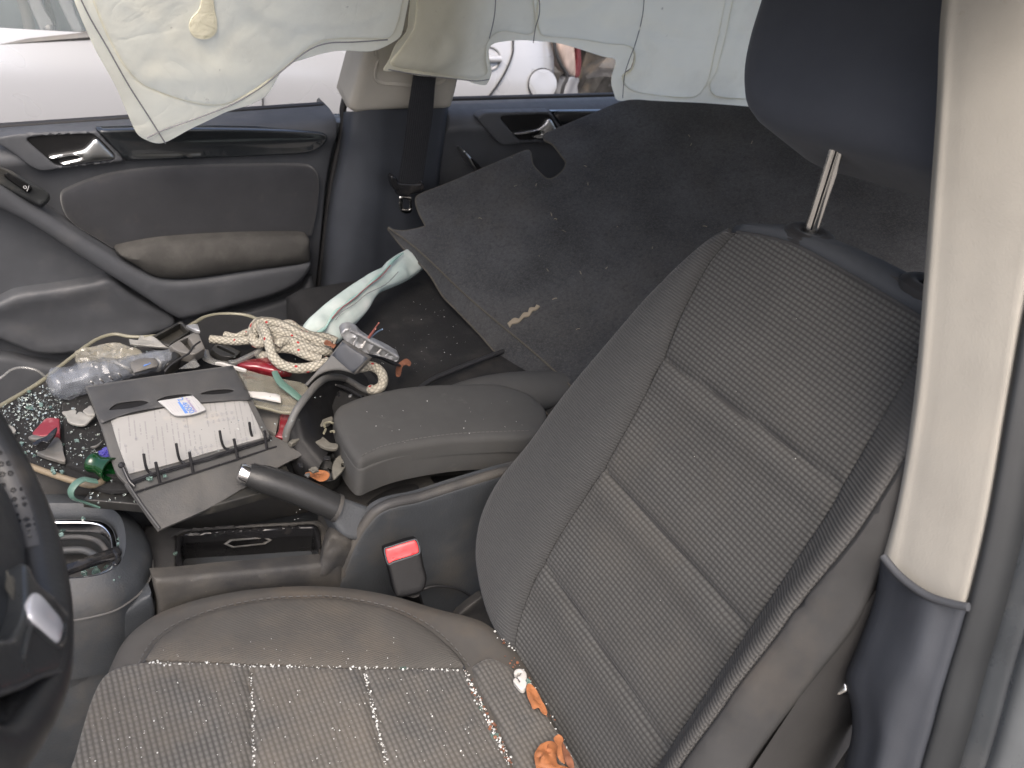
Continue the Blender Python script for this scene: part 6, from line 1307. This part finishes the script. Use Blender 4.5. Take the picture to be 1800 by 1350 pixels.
L_ += scatter([(205, 930), (216, 935), (222, 970), (216, 1010), (200, 1022), (206, 990), (209, 960)], 34, GZ+.004, .0012, .0032)
L_ += scatter([(120, 1000), (190, 990), (185, 1018), (125, 1020)], 12, GZ-.03, .003, .006)
L_ += [(at(x, y, z=z), s) for x, y, z, s in [(146, 912, GZ+.007, .003), (108, 941, GZ-.01, .004), (308, 973, TZ+.006, .003), (385, 996, TZ-.02, .005), (392, 994, TZ-.02, .004), (263, 841, .437, .004), (290, 836, .437, .003), (709, 1173, .338, .004), (847, 1245, .337, .005), (870, 1295, .337, .005), (928, 1198, .35, .004)]]
crumbs('teal_glass_pieces', L_, 0, M['tealcrumb'], 'larger teal tinted pieces of broken glass on the mat, gear surround and seat')
L_ = scatter([(150, 1340), (180, 1200), (810, 1185), (890, 1345)], 170, .3405, .0003, .0009)
L_ += scatter([(270, 1160), (330, 1090), (700, 1090), (800, 1170)], 26, .3455, .0003, .0008)
L_ += scatter([(850, 1180), (900, 1190), (1000, 1340), (920, 1340)], 24, .340, .0005, .0016)
for (a, b, n, j) in (((262, 1165), (815, 1178), 150, 1.5), ((817, 1180), (898, 1345), 150, 2.6), ((640, 1180), (681, 1345), 95, 1.6), ((441, 1172), (447, 1345), 60, 1.5), ((870, 1110), (905, 1145), 14, 3), ((905, 1148), (1000, 1330), 26, 4)):
    for i in range(n):
        t_ = rng.random(); px = a[0]+(b[0]-a[0])*t_+rng.normal()*j; py = a[1]+(b[1]-a[1])*t_+rng.normal()*j
        L_.append((at(px, py, z=.340), .0004+.0012*rng.random()**3))
L_ += scatter([(640, 715), (900, 690), (920, 750), (660, 790)], 20, .449, .0003, .0008)
L_ += scatter([(650, 640), (730, 500), (850, 600), (720, 660)], 50, .404, .0003, .0009)
L_ += scatter([(500, 890), (560, 850), (560, 900), (520, 920)], 8, .36, .0006, .0014)
for i in range(14):
    q = (random.uniform(960, 1560), random.uniform(520, 1250)); 
    if inpoly(np.array([q]), np.array([(930, 1050), (1180, 640), (1290, 430), (1600, 640), (1320, 1100), (1180, 1300)]))[0]: L_.append((seat(*q, .004), random.uniform(.0003, .0006)))
crumbs('glass_dust', L_, 0, M['grit'], 'fine glass grit in the seams of the driver seat and on the armrest')
# crumbs of dead leaf and dirt in the cushion seam
L_ = []
for (a, b, n, j) in (((822, 1190), (900, 1348), 60, 3.5), ((880, 1125), (1000, 1330), 40, 5)):
    for i in range(n):
        t_ = rng.random(); L_.append((at(a[0]+(b[0]-a[0])*t_+rng.normal()*j, a[1]+(b[1]-a[1])*t_+rng.normal()*j, z=.339), .0006+.0018*rng.random()**2))
o = crumbs('leaf_crumbs', L_, 0, M['leafdark'], 'brown bits of crumbled leaf in the driver cushion seam', .3); o['category'] = 'leaf litter'
